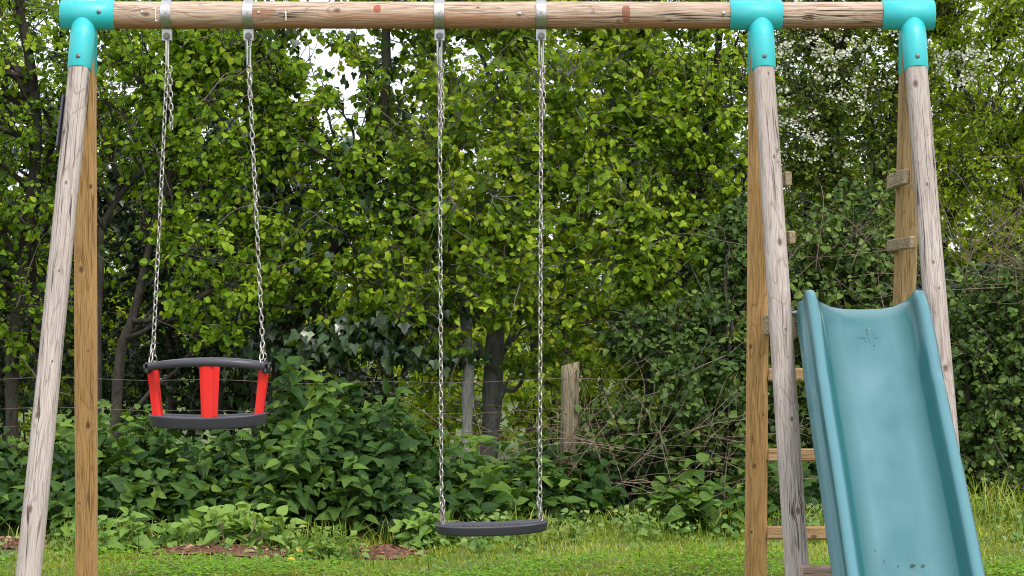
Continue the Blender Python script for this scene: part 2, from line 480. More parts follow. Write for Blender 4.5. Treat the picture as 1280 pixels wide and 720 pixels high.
def chain(mb, a, b, pitch=.0245, base=.6, wire=.0052, wid=.0195, L=None):
    a = np.asarray(a, float); b = np.asarray(b, float)
    ln = np.linalg.norm(b-a); k = max(1, int(round(ln/pitch))); pit = ln/k
    u = (b-a)/ln
    X = np.array([1,0,0]) - u*u[0]; X /= np.linalg.norm(X); Y = np.cross(u, X)
    base0 = stadium(pit + 2*wire - .0006, wid, wire)
    for i in range(k):
        c = a + u*pit*(i+.5)
        an = base + (i % 2)*math.pi/2 + rng.normal()*.16
        ex = X*math.cos(an) + Y*math.sin(an)
        p = c + base0[:,0:1]*ex + base0[:,2:3]*u
        mb.tube(p, wire/2, 6, closed=True)

def carabiner(mb, x, z0, z1, yaw=.35, wire=.0075):
    p = stadium(z0-z1, .024, wire, 7)
    c = np.array([x, 0, (z0+z1)/2])
    q = np.stack([p[:,0]*math.cos(yaw), p[:,0]*math.sin(yaw), p[:,2]], -1) + c
    mb.tube(q, wire/2, 8, closed=True)

def zpx(py): return EYE + (HY-py)/333.33
def xpx(px): return (px-640)/333.33

def plank(a, b, th, sag=.012, waist=.0, n=64, dish=.006):
    """moulded rubber seat, rim round a dished top"""
    t = np.linspace(0, 2*math.pi, n, endpoint=False)
    ex = 2/3.4
    cx = np.sign(np.cos(t))*np.abs(np.cos(t))**ex; sy = np.sign(np.sin(t))*np.abs(np.sin(t))**(2/2.6)
    def ring(k, z, inset=0):
        x = (a-inset)*cx*k; y = (b-inset)*sy*k*(1 - waist*np.cos(x/a*math.pi/2)**2)
        s = -sag*(1-(x/a)**2)
        return np.stack([x, y, z + s], -1)
    mb = MB()
    R = [ring(.3, -th, 0), ring(1, -th, .012), ring(1, -th+.002, .0075), ring(1, -th+.006, .006), ring(1, -.007, .001), ring(1, -.003, .0), ring(1, -.0006, .002), ring(1, 0, .005),
         ring(1, -.001, .018), ring(1, -dish, .022), ring(.5, -dish), ring(.1, -dish)]
    R[-1][:,2] = R[-2][:,2].mean(); 
    mb.rings(R)
    return mb

# plain belt swing in the middle
sw = empty('flat_swing', ((HX[2]+HX[3])/2, D0, zpx(660)), 'flat dark rubber swing seat hanging low on two long chains in the middle', 'swing')
o0 = np.array(sw.location)
mb = plank(.2135, .088, .036, .010, .12)
for i in range(-6, 7):
    for j in (-1.5, -.5, .5, 1.5):
        if (i*7+int(j*2)*3) % 4: mb.box((i*.017, j*.02, -.0095-.010*(1-(i*.017/.2135)**2)), (.009+.003*((i*3)%2), .009, .010), bevel=.002)
seat = mb.build('seat', M['rubber'], sw, True)
seat.rotation_euler = (math.radians(2.2), math.radians(-1.6), math.radians(2.5)); seat.location = (.0035, 0, .024)
for k, (x, px2, zz) in enumerate(((HX[2], 552.0, 654), (HX[3], 675.0, 650))):
    xb = xpx(px2); mb = MB()
    a = np.array([x, 0, zpx(82)]) - [o0[0], 0, o0[2]]; b = np.array([xb, 0, zpx(zz-1)]) - [o0[0], 0, o0[2]]
    chain(mb, a, b, base=.55+.2*k)
    chain(mb, a+[.006*(1 if k else 1), .006, -.005], a + [.011, .012, -.24 + .05*k], base=.2)
    # the last loop doubles back to the seat eye
    chain(mb, b+[.008*(1 if k == 0 else -1), -.012, .085], b+[0.004, -.014, -.004], base=1.0)
    mb.build('chain', M['chain'], sw, True)
    hb = MB(); carabiner(hb, 0, zpx(46)-o0[2], zpx(84)-o0[2], .5); carabiner(hb, .004, zpx(58)-o0[2], zpx(87)-o0[2], 1.3, .005)
    h = hb.build('hook', M['steel'], sw, True); h.location = (x-o0[0], 0, 0)

# toddler seat on the left
tx = (xpx(184)+xpx(336))/2
ts = empty('toddler_swing', (tx, D0, zpx(521)), 'black toddler swing seat with bright red posts on two chains at left', 'swing')
o1 = np.array(ts.location)
mb = plank(.2225, .112, .044, .013, 0, dish=.008)
sb = mb.build('seat', M['rubber'], ts, True); sb.location = (.0, 0, .015); sb.rotation_euler = (math.radians(.5), math.radians(-.7), 0)
mb = MB(); n = 72
t = np.linspace(0, 2*math.pi, n, endpoint=False)
ex = 2/3.0
cx = np.sign(np.cos(t))*np.abs(np.cos(t))**ex; sy = np.sign(np.sin(t))*np.abs(np.sin(t))**ex
zr = zpx(458)-o1[2]
x = .216*cx; y = .100*sy
p = np.stack([x, y, zr + .017*(1-(x/.216)**2)], -1)
R = []
T = np.roll(p,-1,0)-np.roll(p,1,0); T /= np.linalg.norm(T,axis=1)[:,None]
U = np.cross(T, [0,0,1.]); U /= np.linalg.norm(U,axis=1)[:,None]
for q, u in zip(p, U):
    R.append([q + u*.0145*math.copysign(abs(math.cos(a))**.7, math.cos(a)) + np.array([0,0,.0148])*math.copysign(abs(math.sin(a))**.7, math.sin(a)) for a in np.linspace(0,2*math.pi,14,endpoint=False)])
R.append(R[0]); mb.rings(R, False, False)
for s in (-1, 1):
    mb.box((s*.222, 0, zr-.004), (.026, .11, .040), bevel=.008)
mb.build('safety_ring', M['rubber'], ts, True)
def post(top, bot, prof_t, prof_b):
    mb = MB(); R = []
    for k in np.linspace(0, 1, 7):
        c = np.array(bot)*(1-k)+np.array(top)*k
        pr = np.array(prof_b)*(1-k)+np.array(prof_t)*k
        s = 1 - .05*math.sin(k*math.pi)
        R.append([c + [q[0]*s, q[1]*s, 0] for q in pr])
    mb.rings(R)
    return mb.build('post', M['red'], ts)
zt, zb = zr+.004, .004
ft_ = [(-.0265,-.003),(-.012,-.009),(.012,-.009),(.0265,-.003),(.0265,.007),(-.0265,.007)]
fb_ = [(a_*.78, b_) for a_, b_ in ft_]
xm = -382.3*8.9/F - o1[0]
post((xm, -.100, zt+.012), (xm+.001, -.090, zb-.008), ft_, fb_)
post((xm+.002, .098, zt+.012), (xm-.001, .088, zb-.008), [(-a, -b) for a, b in ft_], [(-a,-b) for a, b in fb_])
sp = [(-.017,-.034),(.006,-.040),(.018,-.030),(.018,.034),(-.017,.034)]
post((xpx(191)-o1[0], 0, zt-.02), (xpx(197)-o1[0], 0, zb), sp, [(a*.95,b*.85) for a, b in sp])
post((xpx(330)-o1[0], 0, zt-.02), (xpx(323.5)-o1[0], 0, zb), sp, [(a*.85,b*.85) for a, b in sp])
for k, (x, px2, py2) in enumerate(((HX[0], 190.5, 456), (HX[1], 329.5, 453))):
    mb = MB()
    a = np.array([x, 0, zpx(83)]) - [o1[0],0,o1[2]]
    b = np.array([xpx(px2), 0, zpx(py2)]) - [o1[0],0,o1[2]]
    c = a + (b-a)*.93
    chain(mb, a, c, base=.6-.3*k)
    for s in (-1, 1): chain(mb, c, b+[.006*s, .040*s, -.012], base=.3, pitch=.024)
    if k == 0: chain(mb, a+[.010,.004,0], a+[.0145,.008,-.235], base=.25)
    else: chain(mb, a+[.004,.01,0], a+[.002,.014,-.11], base=.9)
    mb.build('chain', M['chain'], ts, True)
    hb = MB(); carabiner(hb, 0, zpx(46)-o1[2], zpx(85)-o1[2], 1.25 if k == 0 else .95)
    if k: carabiner(hb, 0, zpx(46)-o1[2], zpx(60)-o1[2], .1, .006)
    h = hb.build('hook', M['hook' if k == 0 else 'steel'], ts, True); h.location = (x-o1[0], 0, 0)

# ------------------------------------------------------------------ slide
def spline(P, n):
    P = np.array(P, float); Q = np.vstack([2*P[0]-P[1], P, 2*P[-1]-P[-2]]); out = []
    m = len(P)-1
    for s in np.linspace(0, m, n):
        i = min(int(s), m-1); t = s-i
        a, b, c, d = Q[i:i+4]
        out.append(.5*((2*b)+(-a+c)*t+(2*a-5*b+4*c-d)*t*t+(-a+3*b-3*c+d)*t**3))
    return np.array(out)
SX = 1.258
sl = empty('slide', (SX, 7.8, 0), 'faded teal plastic slide with raised side walls bolted between the right legs', 'slide')
bed = spline([(8.66,1.166),(8.62,1.160),(8.53,1.112),(8.36,.978),(8.175,.815),(7.905,.602),(7.675,.410),(7.505,.265),(7.33,.150),(7.10,.100),(6.95,.090),(6.85,.088)], 120)
mb = MB(); secs = []
NS = len(bed)
tang = np.gradient(bed, axis=0); tang /= np.linalg.norm(tang,axis=1)[:,None]
bed[:,1] += .006*np.exp(-((bed[:,0]-8.20)/.03)**2) - .008*np.exp(-((bed[:,0]-8.28)/.05)**2)
tang = np.gradient(bed, axis=0); tang /= np.linalg.norm(tang,axis=1)[:,None]
s_len = np.concatenate([[0], np.cumsum(np.linalg.norm(np.diff(bed,axis=0),axis=1))])
for i, (q, tg) in enumerate(zip(bed, tang)):
    nrm = np.array([-tg[1], tg[0]]); nrm = nrm if nrm[1] > 0 else -nrm
    s = s_len[i]; rem = s_len[-1]-s
    # the side walls rise to rounded horns at the top end and fade at the foot
    e = min(1, s/.10); horn = math.sqrt(max(0, 1-(1-e)**2))
    wh = .092*horn*(1 + .10*math.exp(-((s-.16)/.12)**2)) * min(1, .35+rem/.35)
    wh = max(wh, .004)
    sk = .135*min(1, .45 + s/.25)*min(1, .3+rem/.3)
    dirv = nrm*.75 + np.array([0,1])*.25
    dirv /= np.linalg.norm(dirv)
    hw = .154
    sc = math.exp(-(s/.22)**2)*horn
    half = [(0,0),(hw*.45,.001+.003*sc),(hw*.75,.004+.012*sc),(hw*.90,.011+.020*sc),(hw*1.0,max(.5*min(wh,.04), (.011+.020*sc)*1.25)),(hw+.012,.62*wh),(hw+.022,wh-.012*horn),(hw+.028,wh-.003),(hw+.035,wh),
            (hw+.050,wh-.001),(hw+.057,wh-.006),(hw+.060,wh-.016),(hw+.0605,wh-sk*.36),(hw+.068,wh-sk*.46),(hw+.077,wh-sk*.49),(hw+.0755,wh-sk*.95),(hw+.084,wh-sk*1.0),(hw+.084,wh-sk*1.09),
            (hw+.065,wh-sk*1.09),(hw+.064,wh-sk*.58),(hw+.054,wh-sk*.46),(hw+.052,wh-.018),(hw+.030,wh-.013),(hw+.005,min(.0,wh-.03)),(hw*.8,-.006),(0,-.008)]
    sec = []
    full = [(-a,b) for a,b in half[::-1][:-0 or None]][0:0]
    right = half; left = [(-a,b) for a,b in half[1:-1]][::-1]
    for (a,b) in right + left:
        sec.append((a, q[0]+dirv[0]*b - 7.8, q[1]+dirv[1]*b))
    secs.append(sec)
mb.rings(secs[::-1])
def relief(x0, s0, x1, s1, w=.0050):
    # a low moulded ridge lying on the slide bed
    k = np.linspace(0,1,6); pts = []
    for t in k:
        ss = s0+(s1-s0)*t+.07; i = int(np.searchsorted(s_len, ss)); q = bed[i]
        pts.append((x0+(x1-x0)*t, q[0]-7.8, q[1]-.0010))
    mb.tube(pts, w/2, 6)
for k in range(5): relief(.055+.008*k, .13, .055+.008*k, .17)
for a_ in [(-.055,.135,-.012,.135),(-.05,.150,-.010,.150),(.02,.135,.05,.135),(.02,.150,.05,.150),(-.045,.195,-.02,.195),(.01,.185,.03,.19),(.01,.20,.028,.20)]: relief(*a_)
for a_ in [(0,.085,0,.16),(0,.12,-.02,.095),(0,.12,.02,.095),(0,.105,-.012,.08),(0,.105,.014,.08),(-.022,.125,-.010,.17),(.022,.125,.010,.17),(-.010,.17,.0,.15),(.010,.17,0,.15),(-.018,.18,.018,.18)]: relief(*a_)
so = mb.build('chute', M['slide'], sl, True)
for s in (-1,1):
    for i in (22, 50, 82):
        q = bed[i]; mb = MB()
        mb.tube([(s*.185, q[0]-7.8-.02, q[1]+.082),(s*.1845, q[0]-7.8-.026, q[1]+.088)], [.004,.004], 10)
        mb.build('bolt', M['dark'], sl)

# ------------------------------------------------------------------ leaves
def tmpl(half, mid, fold=.22, droop=.25):
    """outline half [(x,y)...] from base to tip, ribs on the axis"""
    k = len(half)
    v = [(0, y, 0) for y in mid]
    for s in (-1, 1):
        for x, y in half: v.append((s*x, y, x*fold*1.0))
    v = np.array(v); v[:,2] -= droop*v[:,1]**2
    m = len(mid); fs = []
    for s in (0, 1):
        o = m + s*k
        for i in range(k-1):
            a = [i, i+1, o+i+1, o+i]
            fs.append(a if s else a[::-1])
        fs_t = [k-1, k, o+k-1]
        fs.append(fs_t if s else fs_t[::-1])
    return v, fs
T_HAZEL = tmpl([(.20,-.03),(.40,.22),(.42,.52),(.25,.82)], [0,.25,.52,.80,1.03], .20, .28)
T_NETTLE = tmpl([(.20,-.05),(.35,.13),(.33,.42),(.17,.73)], [0,.13,.42,.73,1.0], .22, .32)
T_IVY = tmpl([(.28,-.10),(.50,.18),(.26,.42),(.20,.66)], [0,.2,.42,.66,.95], .10, .15)
T_SMALL = (np.array([(0,0,0),(-.30,.45,.06),(0,1,-.1),(.30,.45,.06),(0,.5,-.03)]), [[0,4,1],[4,2,1],[0,3,4],[4,3,2]])
T_WILLOW = (np.array([(0,0,0),(-.24,.4,.05),(0,1.05,-.2),(.24,.4,.05),(0,.5,-.06)]), [[0,4,1],[4,2,1],[0,3,4],[4,3,2]])
T_PETAL = (np.array([(0,0,.0)] + [(.5*math.cos(a)*(1 if i%2 else .62), .5*math.sin(a)*(1 if i%2 else .62), .10) for i, a in enumerate(np.linspace(0,2*math.pi,10,endpoint=False))]),
           [[0,i+1,(i+1)%10+1] for i in range(10)])

def nrmz(a): return a/(np.linalg.norm(a, axis=-1, keepdims=True)+1e-9)

def leaves(mb, T, P, Dv, Nv, size, var, widen=None):
    P = np.asarray(P); n = len(P)
    if n == 0: return
    Dv = nrmz(np.asarray(Dv)); Nv = np.asarray(Nv); Nv = nrmz(Nv - Dv*np.sum(Nv*Dv,-1,keepdims=True))
    X = np.cross(Dv, Nv)
    v, fs = T; k = len(v)
    size = np.asarray(size)[:,None,None]
    wx = rng.uniform(.85,1.15,(n,1,1)); cz = rng.uniform(.4,1.9,(n,1,1))
    V = P[:,None] + size*(v[None,:,0:1]*wx*X[:,None] + v[None,:,1:2]*Dv[:,None] + v[None,:,2:3]*cz*Nv[:,None])
    base = (np.arange(n)*k)[:,None]
    out = []
    for ln in (3,4,5):
        ff = [f for f in fs if len(f)==ln]
        if ff:
            ff = np.array(ff)
            out.append((base[:,:,None] + ff[None]).reshape(-1, ln))
    mb.add(V.reshape(-1,3), out, np.repeat(var, k))

OPEN = np.array([0.12,-.85,.5])
def curve(a, b, n=6, arch=.15, wob=.05):
    a = np.asarray(a,float); b = np.asarray(b,float); L = np.linalg.norm(b-a)
    t = np.linspace(0,1,n)[:,None]
    p = a+(b-a)*t
    p += np.array([0,0,1.])*arch*L*(4*t*(1-t)) 
    w = rng.normal(size=3)*wob*L; w2 = rng.normal(size=3)*wob*L*.5
    return p + w*np.sin(math.pi*t) + w2*np.sin(2*math.pi*t)

GAPS = []   # (px,py,rx,ry) thin places in the hedge, given at 14 m
for g_ in [(380,62,26,16),(412,70,20,14),(336,60,16,9),(360,150,9,9),(395,185,10,8),(250,75,10,7),(270,130,7,8),(70,60,9,8),(660,95,9,7),(790,72,9,7),(520,70,12,9),(348,96,18,26),(428,105,18,20),(415,150,18,16),(440,140,12,14),(585,84,18,24),(553,62,20,13),(505,140,11,20),(720,64,12,10),(445,170,16,11),(470,62,16,12),(372,118,14,16),
           (1128,52,14,8),(1235,150,13,26),(1205,95,11,16),(1228,232,13,11),(1190,205,9,12),(1260,95,10,14),(1090,210,9,12),
           (30,20,16,10),(180,60,11,10),(500,432,40,30),(596,480,34,84),(400,400,46,44),(148,262,30,40),(430,300,20,24),(120,410,22,44),(455,345,16,18),(640,60,12,7),(830,55,14,7),(740,420,22,18)]:
    GAPS.append(g_)
GA = np.array(GAPS, float)
def gapfac(P):
    """1 in dense hedge, near 0 in a thin place"""
    px = 640 + P[:,0]*F/14; py = HY - (P[:,2]-EYE)*F/14
    q = ((px[:,None]-GA[:,0])/GA[:,2])**2 + ((py[:,None]-GA[:,1])/GA[:,3])**2
    m = q.min(1)
    return np.clip((m-.75)/.5, 0, 1)

def in_ell(ells, n, gaps=True, shell=.0, dens=1):
    """points inside a union of ellipsoids (centre, radii), fewer in the thin places"""
    vol = np.array([np.prod(r) for c, r in ells]); vol /= vol.sum()
    out = []
    while sum(map(len,out)) < n:
        i = rng.choice(len(ells), 400, p=vol)
        u = nrmz(rng.normal(size=(400,3))); r = rng.uniform(shell**3,1,400)**(1/3)
        C = np.array([ells[k][0] for k in i]); Rr = np.array([ells[k][1] for k in i])
        p = C + u*r[:,None]*Rr
        keep = p[:,2] > .12
        if gaps: keep &= rng.uniform(size=400) < gapfac(p)*.97+.03
        out.append(p[keep])
    return np.concatenate(out)[:n]

def E(px, py, d, rx, ry, rz): return (W(px,py,d), (rx,ry,rz))

LEAF_N = [0]; FINE = ('hedge_tree','hazel','ivy_clad_tree','pale_barked_tree','bramble_bush','yellow_green_tree','field_tree')
def make_tree(name, label, cat, trunks, ells, nlimb, ntwig, leaf, lmat, bmat, base, group=None, per=8, gaps=True, twig_len=.34, tone=.5, lsz=.06, spread=.18,
              T=T_HAZEL, droop=.35, blossom=None, ivy=None, openness=.75, trunk_name='trunk', crown_name='crown', lp=None):
    if name in FINE: ntwig = int(ntwig*1.55); lsz *= .82; twig_len *= .85
    r = empty(name, base, label, cat, group); off = np.array(base, float)
    limbs = []
    for (pts, r0, r1) in trunks:
        r0 *= .72
        sp_ = spline(pts, 26)
        sp_ += np.cumsum(rng.normal(size=sp_.shape),0)*.004*min(1, r0*20)
        rad = np.linspace(r0, r1, 26)*(1+.08*rng.normal(size=26))
        rad[0] *= 1.25
        tb = MB(); tb.tube(sp_, rad, 12, jit=.07); tb.build(trunk_name, bmat, r, True, off=off)
        limbs.append((sp_, rad))
    TP = np.concatenate([l[0] for l in limbs]); TR = np.concatenate([l[1] for l in limbs])
    LP, LR = [TP], [TR]
    br = MB()
    for p in in_ell(ells, nlimb, False):
        # a limb leaves the trunk somewhat below its end
        dd = np.linalg.norm(TP - (p - [0,0,.25]), axis=1) + np.where(TP[:,2] > p[2], .6, 0)
        k = np.argsort(dd)[rng.integers(0,4)]
        q = TP[k]; L = np.linalg.norm(p-q)
        c = curve(q, p, 12, .10, .07)
        c += np.cumsum(rng.normal(size=c.shape),0)*.012
        r0 = min(TR[k]*.55, .010+.012*L)
        rr = np.linspace(r0, .004, 12)
        br.tube(c, rr, 6)
        LP.append(c[2:]); LR.append(rr[2:])
    LP = np.concatenate(LP); LR = np.concatenate(LR)
    # bare older twigs that show between the leaves
    for p in in_ell(ells, nlimb*2, False):
        k = int(np.argmin(np.linalg.norm(LP - (p-[0,0,.15]), axis=1) + rng.uniform(0,.35,len(LP))))
        L = np.linalg.norm(p-LP[k])
        if L < .12 or L > 1.1: continue
        e_ = p + np.array([rng.normal()*.15, -.12, rng.normal()*.15])
        c = curve(LP[k], e_, 9, rng.uniform(-.05,.15), .06); c += np.cumsum(rng.normal(size=c.shape),0)*.006
        br.tube(c, np.linspace(.0042,.0016,9), 5, cap=False, var=1.0)
    cb = MB(); P=[]; Dv=[]; Nv=[]; Sz=[]; Va=[]
    tw = in_ell(ells, ntwig, gaps)
    for p in tw:
        dd = np.linalg.norm(LP - (p-[0,-.05,.06]), axis=1)
        k = int(np.argmin(dd + rng.uniform(0,.08,len(dd))))
        q = LP[k]; L = np.linalg.norm(p-q)
        if L > .9: 
            if rng.uniform() < .5: continue
        if L < .08: p = q + nrmz(rng.normal(size=3))*.15; L = .15
        c = curve(q, p, 6, .08, .10)
        br.tube(c, np.linspace(min(LR[k]*.7, .0028+.004*L), .0014, 6), 4, cap=False)
        tone_c = tone + rng.normal()*spread + (.25 if rng.uniform() < .14 else 0)
        m = per + rng.integers(-2,3)
        ts_ = np.sort(rng.uniform(max(.15, 1-twig_len*1.3/L), 1.02, m))
        ii = np.clip((ts_*5).astype(int),0,4); fr_ = ts_*5-ii
        pos = c[ii] + (c[ii+1]-c[ii])*fr_[:,None]
        tg = nrmz(c[ii+1]-c[ii])
        side = nrmz(np.cross(tg, np.array([0,0,1.])+rng.normal(size=3)*.4))
        sg = np.where(np.arange(m)%2, 1, -1)[:,None]
        d_ = tg*.55 + side*sg*.8 + np.array([0,0,-droop]) + rng.normal(size=(m,3))*.5
        n_ = OPEN*openness + np.array([0,0,.75]) + rng.normal(size=(m,3))*.75
        P.append(pos + d_*.012); Dv.append(d_); Nv.append(n_)
        Sz.append(lsz*rng.uniform(.45,1.2,m)); Va.append(np.clip(tone_c + rng.normal(size=m)*.13, 0, 1))
    P = np.concatenate(P)-off
    leaves(cb, T, P, np.concatenate(Dv), np.concatenate(Nv), np.concatenate(Sz), np.concatenate(Va))
    LEAF_N[0] += len(P)
    if br.n: br.build('branches', bmat, r, True, off=off)
    cb.build(crown_name, lmat, r, False)
    if blossom:
        bb = MB(); ells_b, nb, bmat2 = blossom
        C = in_ell(ells_b, nb, False)
        PP = (C[:,None] + rng.normal(size=(nb,15,3))*[.024,.02,.015]).reshape(-1,3)-off
        k = len(PP)
        leaves(bb, T_PETAL, PP, rng.normal(size=(k,3)), np.array([0,-.8,.6])+rng.normal(size=(k,3))*.5, rng.uniform(.015,.022,k), rng.uniform(size=k))
        bb.build('blossom', bmat2, r, False)
    if ivy:
        ib = MB(); nn, thick, imat, isz, lo, hi = ivy
        k = rng.integers(0, len(TP)-1, nn); f = rng.uniform(size=(nn,1))
        same = (k % 26) != 25; k = k[same]; f = f[same]; nn = len(k)
        c = TP[k] + (TP[k+1]-TP[k])*f
        ok = (c[:,2] > lo) & (c[:,2] < hi); c = c[ok]; k = k[ok]; nn = len(c)
        a = rng.uniform(0, 2*math.pi, nn)
        o_ = np.stack([np.cos(a), np.sin(a), np.zeros(nn)], -1)
        rr = TR[k][:,None] + np.abs(rng.normal(size=(nn,1)))*thick
        Pv = c + o_*rr + rng.normal(size=(nn,3))*.02 - off
        leaves(ib, T_IVY, Pv, np.array([0,0,-1.])+o_*.3+rng.normal(size=(nn,3))*.4, o_+np.array([0,-.2,.35])+rng.normal(size=(nn,3))*.4, isz*rng.uniform(.5,1.2,nn), rng.uniform(size=nn))
        ib.build('ivy', imat, r, False)
    return r

# leaf and bark materials
H1 = leaf_mat('hazel_leaf', [(.032,.075,.006),(.098,.190,.011),(.20,.32,.018),(.33,.43,.03)], .48, spec=.16)
H2 = leaf_mat('lime_leaf', [(.050,.105,.007),(.135,.235,.013),(.26,.365,.02),(.40,.47,.04)], .5, spec=.16)
HY_ = leaf_mat('yellow_green_leaf', [(.080,.140,.008),(.17,.265,.014),(.28,.38,.022),(.42,.50,.045)], .5, spec=.16)
HD = leaf_mat('hedge_shade_leaf', [(.010,.026,.007),(.018,.042,.010),(.030,.062,.014),(.055,.095,.020)], .15, rough=.35, spec=.5)  # dark leaf colour stands in for shade deep in the hedge
HI = leaf_mat('ivy_leaf', [(.010,.028,.010),(.020,.048,.014),(.034,.070,.020),(.065,.11,.03)], .12, rough=.3, spec=.5)
HB = leaf_mat('bramble_leaf', [(.022,.052,.010),(.052,.102,.018),(.100,.165,.028),(.19,.26,.055)], .3, rough=.45, spec=.2)
HB2 = leaf_mat('hawthorn_leaf', [(.040,.080,.008),(.085,.145,.015),(.15,.215,.020),(.22,.28,.03)], .42, rough=.45)
HN = leaf_mat('nettle_leaf', [(.010,.030,.006),(.021,.056,.010),(.044,.098,.014),(.12,.205,.028)], .30, spec=.2, rough=.5, bump=(90,.5))
HW = leaf_mat('weed_leaf', [(.05,.12,.02),(.085,.18,.03),(.13,.24,.035),(.19,.30,.05)], .35, bump=(110,.4))
HF = leaf_mat('far_leaf', [(.09,.15,.012),(.17,.25,.016),(.25,.32,.022),(.33,.38,.04)], .42, spec=.15)
BL = leaf_mat('white_blossom', [(.55,.56,.42),(.66,.66,.54),(.76,.75,.68)], .25, tcol=(1,1,.95))
BK1 = bark_mat('dark_bark', (.012,.009,.007), (.052,.040,.029), (.050,.058,.028))
BK2 = bark_mat('grey_bark', (.075,.070,.062), (.19,.18,.165), (.12,.125,.09))
BK3 = bark_mat('pale_bark', (.18,.17,.15), (.42,.41,.38), (.22,.22,.15))
BKD = bark_mat('dead_stem', (.10,.065,.042), (.27,.21,.15), (.16,.09,.055))

def WW(l): return [W(*p) for p in l]
def G0(px, d): p = W(px, HY, d); return (p[0], d, 0)

# front row of the hedge, left to right
make_tree('hedge_tree','dark twiggy tree at the far left edge, mostly behind the left swing leg','tree',
    [(WW([(18,745,14.2),(14,470,14.2),(34,300,14.2),(46,160,14.2),(22,0,14.2),(10,-200,14.2)]),.060,.022),
     (WW([(40,740,14.3),(48,440,14.3),(38,300,14.3),(62,190,14.3),(90,60,14.2),(120,-120,14.2)]),.035,.015)],
    [E(20,60,14.2,.75,.6,.75),E(40,300,14.1,.6,.5,.75),E(-120,180,14.2,.7,.7,1.2)], 36, 900, None, H1, BK1, G0(18,14.2), tone=.40, lsz=.046, spread=.22)
make_tree('hazel','slender leaning tree with lime leaves between left leg and toddler swing chain','tree',
    [(WW([(140,720,13.8),(148,470,13.8),(168,390,13.8),(190,300,13.8),(214,215,13.8),(232,100,13.8),(250,-150,13.9)]),.045,.016),
     (WW([(120,722,13.9),(124,350,13.9),(130,280,13.9),(172,222,13.85),(222,185,13.8),(262,90,13.8)]),.030,.014)],
    [E(265,120,13.7,.55,.45,.55),E(275,330,13.6,.42,.4,.5),E(190,40,13.9,.65,.5,.45),E(255,235,13.7,.35,.3,.35),E(150,150,13.9,.4,.4,.5)], 34, 760, None, H1, BK1, G0(140,13.8), tone=.50, lsz=.050, spread=.2)
make_tree('ivy_clad_tree','ivy covered tree leaning right behind the right chain of the toddler swing','tree',
    [(WW([(325,716,14.1),(346,470,14.1),(372,395,14.05),(405,325,13.95),(444,262,13.9),(470,190,13.95),(480,60,14.1),(470,-160,14.1)]),.070,.024),
     (WW([(330,716,14.2),(322,420,14.2),(330,300,14.2),(345,180,14.2),(352,60,14.2),(340,-160,14.2)]),.05,.024),
     (WW([(366,450,14.0),(410,420,13.9),(455,404,13.85),(500,398,13.8),(540,385,13.8)]),.026,.008),
     (WW([(368,455,14.0),(420,430,13.85),(470,424,13.8),(520,440,13.8),(550,452,13.8)]),.018,.006)],
    [E(400,160,13.9,.5,.4,.5),E(470,260,13.8,.42,.4,.5),E(330,70,14,.6,.5,.4),E(360,330,13.8,.4,.3,.35),E(440,400,13.8,.4,.3,.25)], 36, 720, None, H1, BK1, G0(325,14.1), tone=.55, lsz=.050, spread=.2,
    ivy=(3600,.17,HI,.065,.5,3.6))
make_tree('pale_barked_tree','pale white barked tree seen low between the flat swing chains','tree',
    [(WW([(584,716,13.75),(585,520,13.75),(586,430,13.8),(575,330,14.5),(550,200,14.5),(540,60,14.4),(520,-160,14.4)]),.052,.018)],
    [E(520,150,14.3,.45,.4,.55),E(520,320,14.1,.50,.4,.45),E(520,-60,14.3,.6,.5,.5)], 26, 600, None, H2, BK3, G0(584,13.75), tone=.45, lsz=.050, spread=.22)
make_tree('hazel','large hazel with thick grey trunk and bright round leaves behind the flat swing','tree',
    [(WW([(612,722,14.0),(614,560,14.0),(617,470,14),(622,400,14),(642,300,14),(652,180,14),(640,60,14),(640,-180,14)]),.092,.025),
     (WW([(622,450,14),(660,380,13.9),(700,300,13.8),(740,210,13.8),(770,100,13.8),(800,-80,13.8)]),.026,.012),
     (WW([(622,430,14),(590,350,13.9),(540,280,13.8),(500,230,13.7)]),.020,.010)],
    [E(600,170,13.7,.55,.45,.7),E(700,290,13.5,.62,.4,.55),E(560,340,13.5,.5,.35,.45),E(740,130,13.7,.5,.4,.6),E(640,-40,13.9,.8,.6,.5),E(690,440,13.7,.30,.3,.25),E(540,470,13.8,.25,.3,.28)], 60, 1560, None, H2, BK2, G0(612,14), tone=.42, lsz=.052, spread=.23)
make_tree('hazel','multi stemmed hazel right of the flat swing with leaves down to the brambles','tree',
    [(WW([(805,716,14.2),(812,480,14.2),(800,330,14.2),(782,200,14.2),(790,60,14.2),(800,-160,14.2)]),.038,.016),
     (WW([(830,716,14.1),(850,500,14.1),(872,330,14.1),(880,180,14.1),(900,40,14.1),(905,-160,14)]),.034,.015)],
    [E(820,200,13.9,.55,.45,.7),E(850,320,13.7,.45,.35,.4),E(880,100,13.9,.5,.45,.6),E(850,-60,14,.7,.5,.5),E(780,360,13.6,.35,.3,.3)], 50, 1200, None, H1, BK1, G0(805,14.2), tone=.62, lsz=.044, spread=.23)
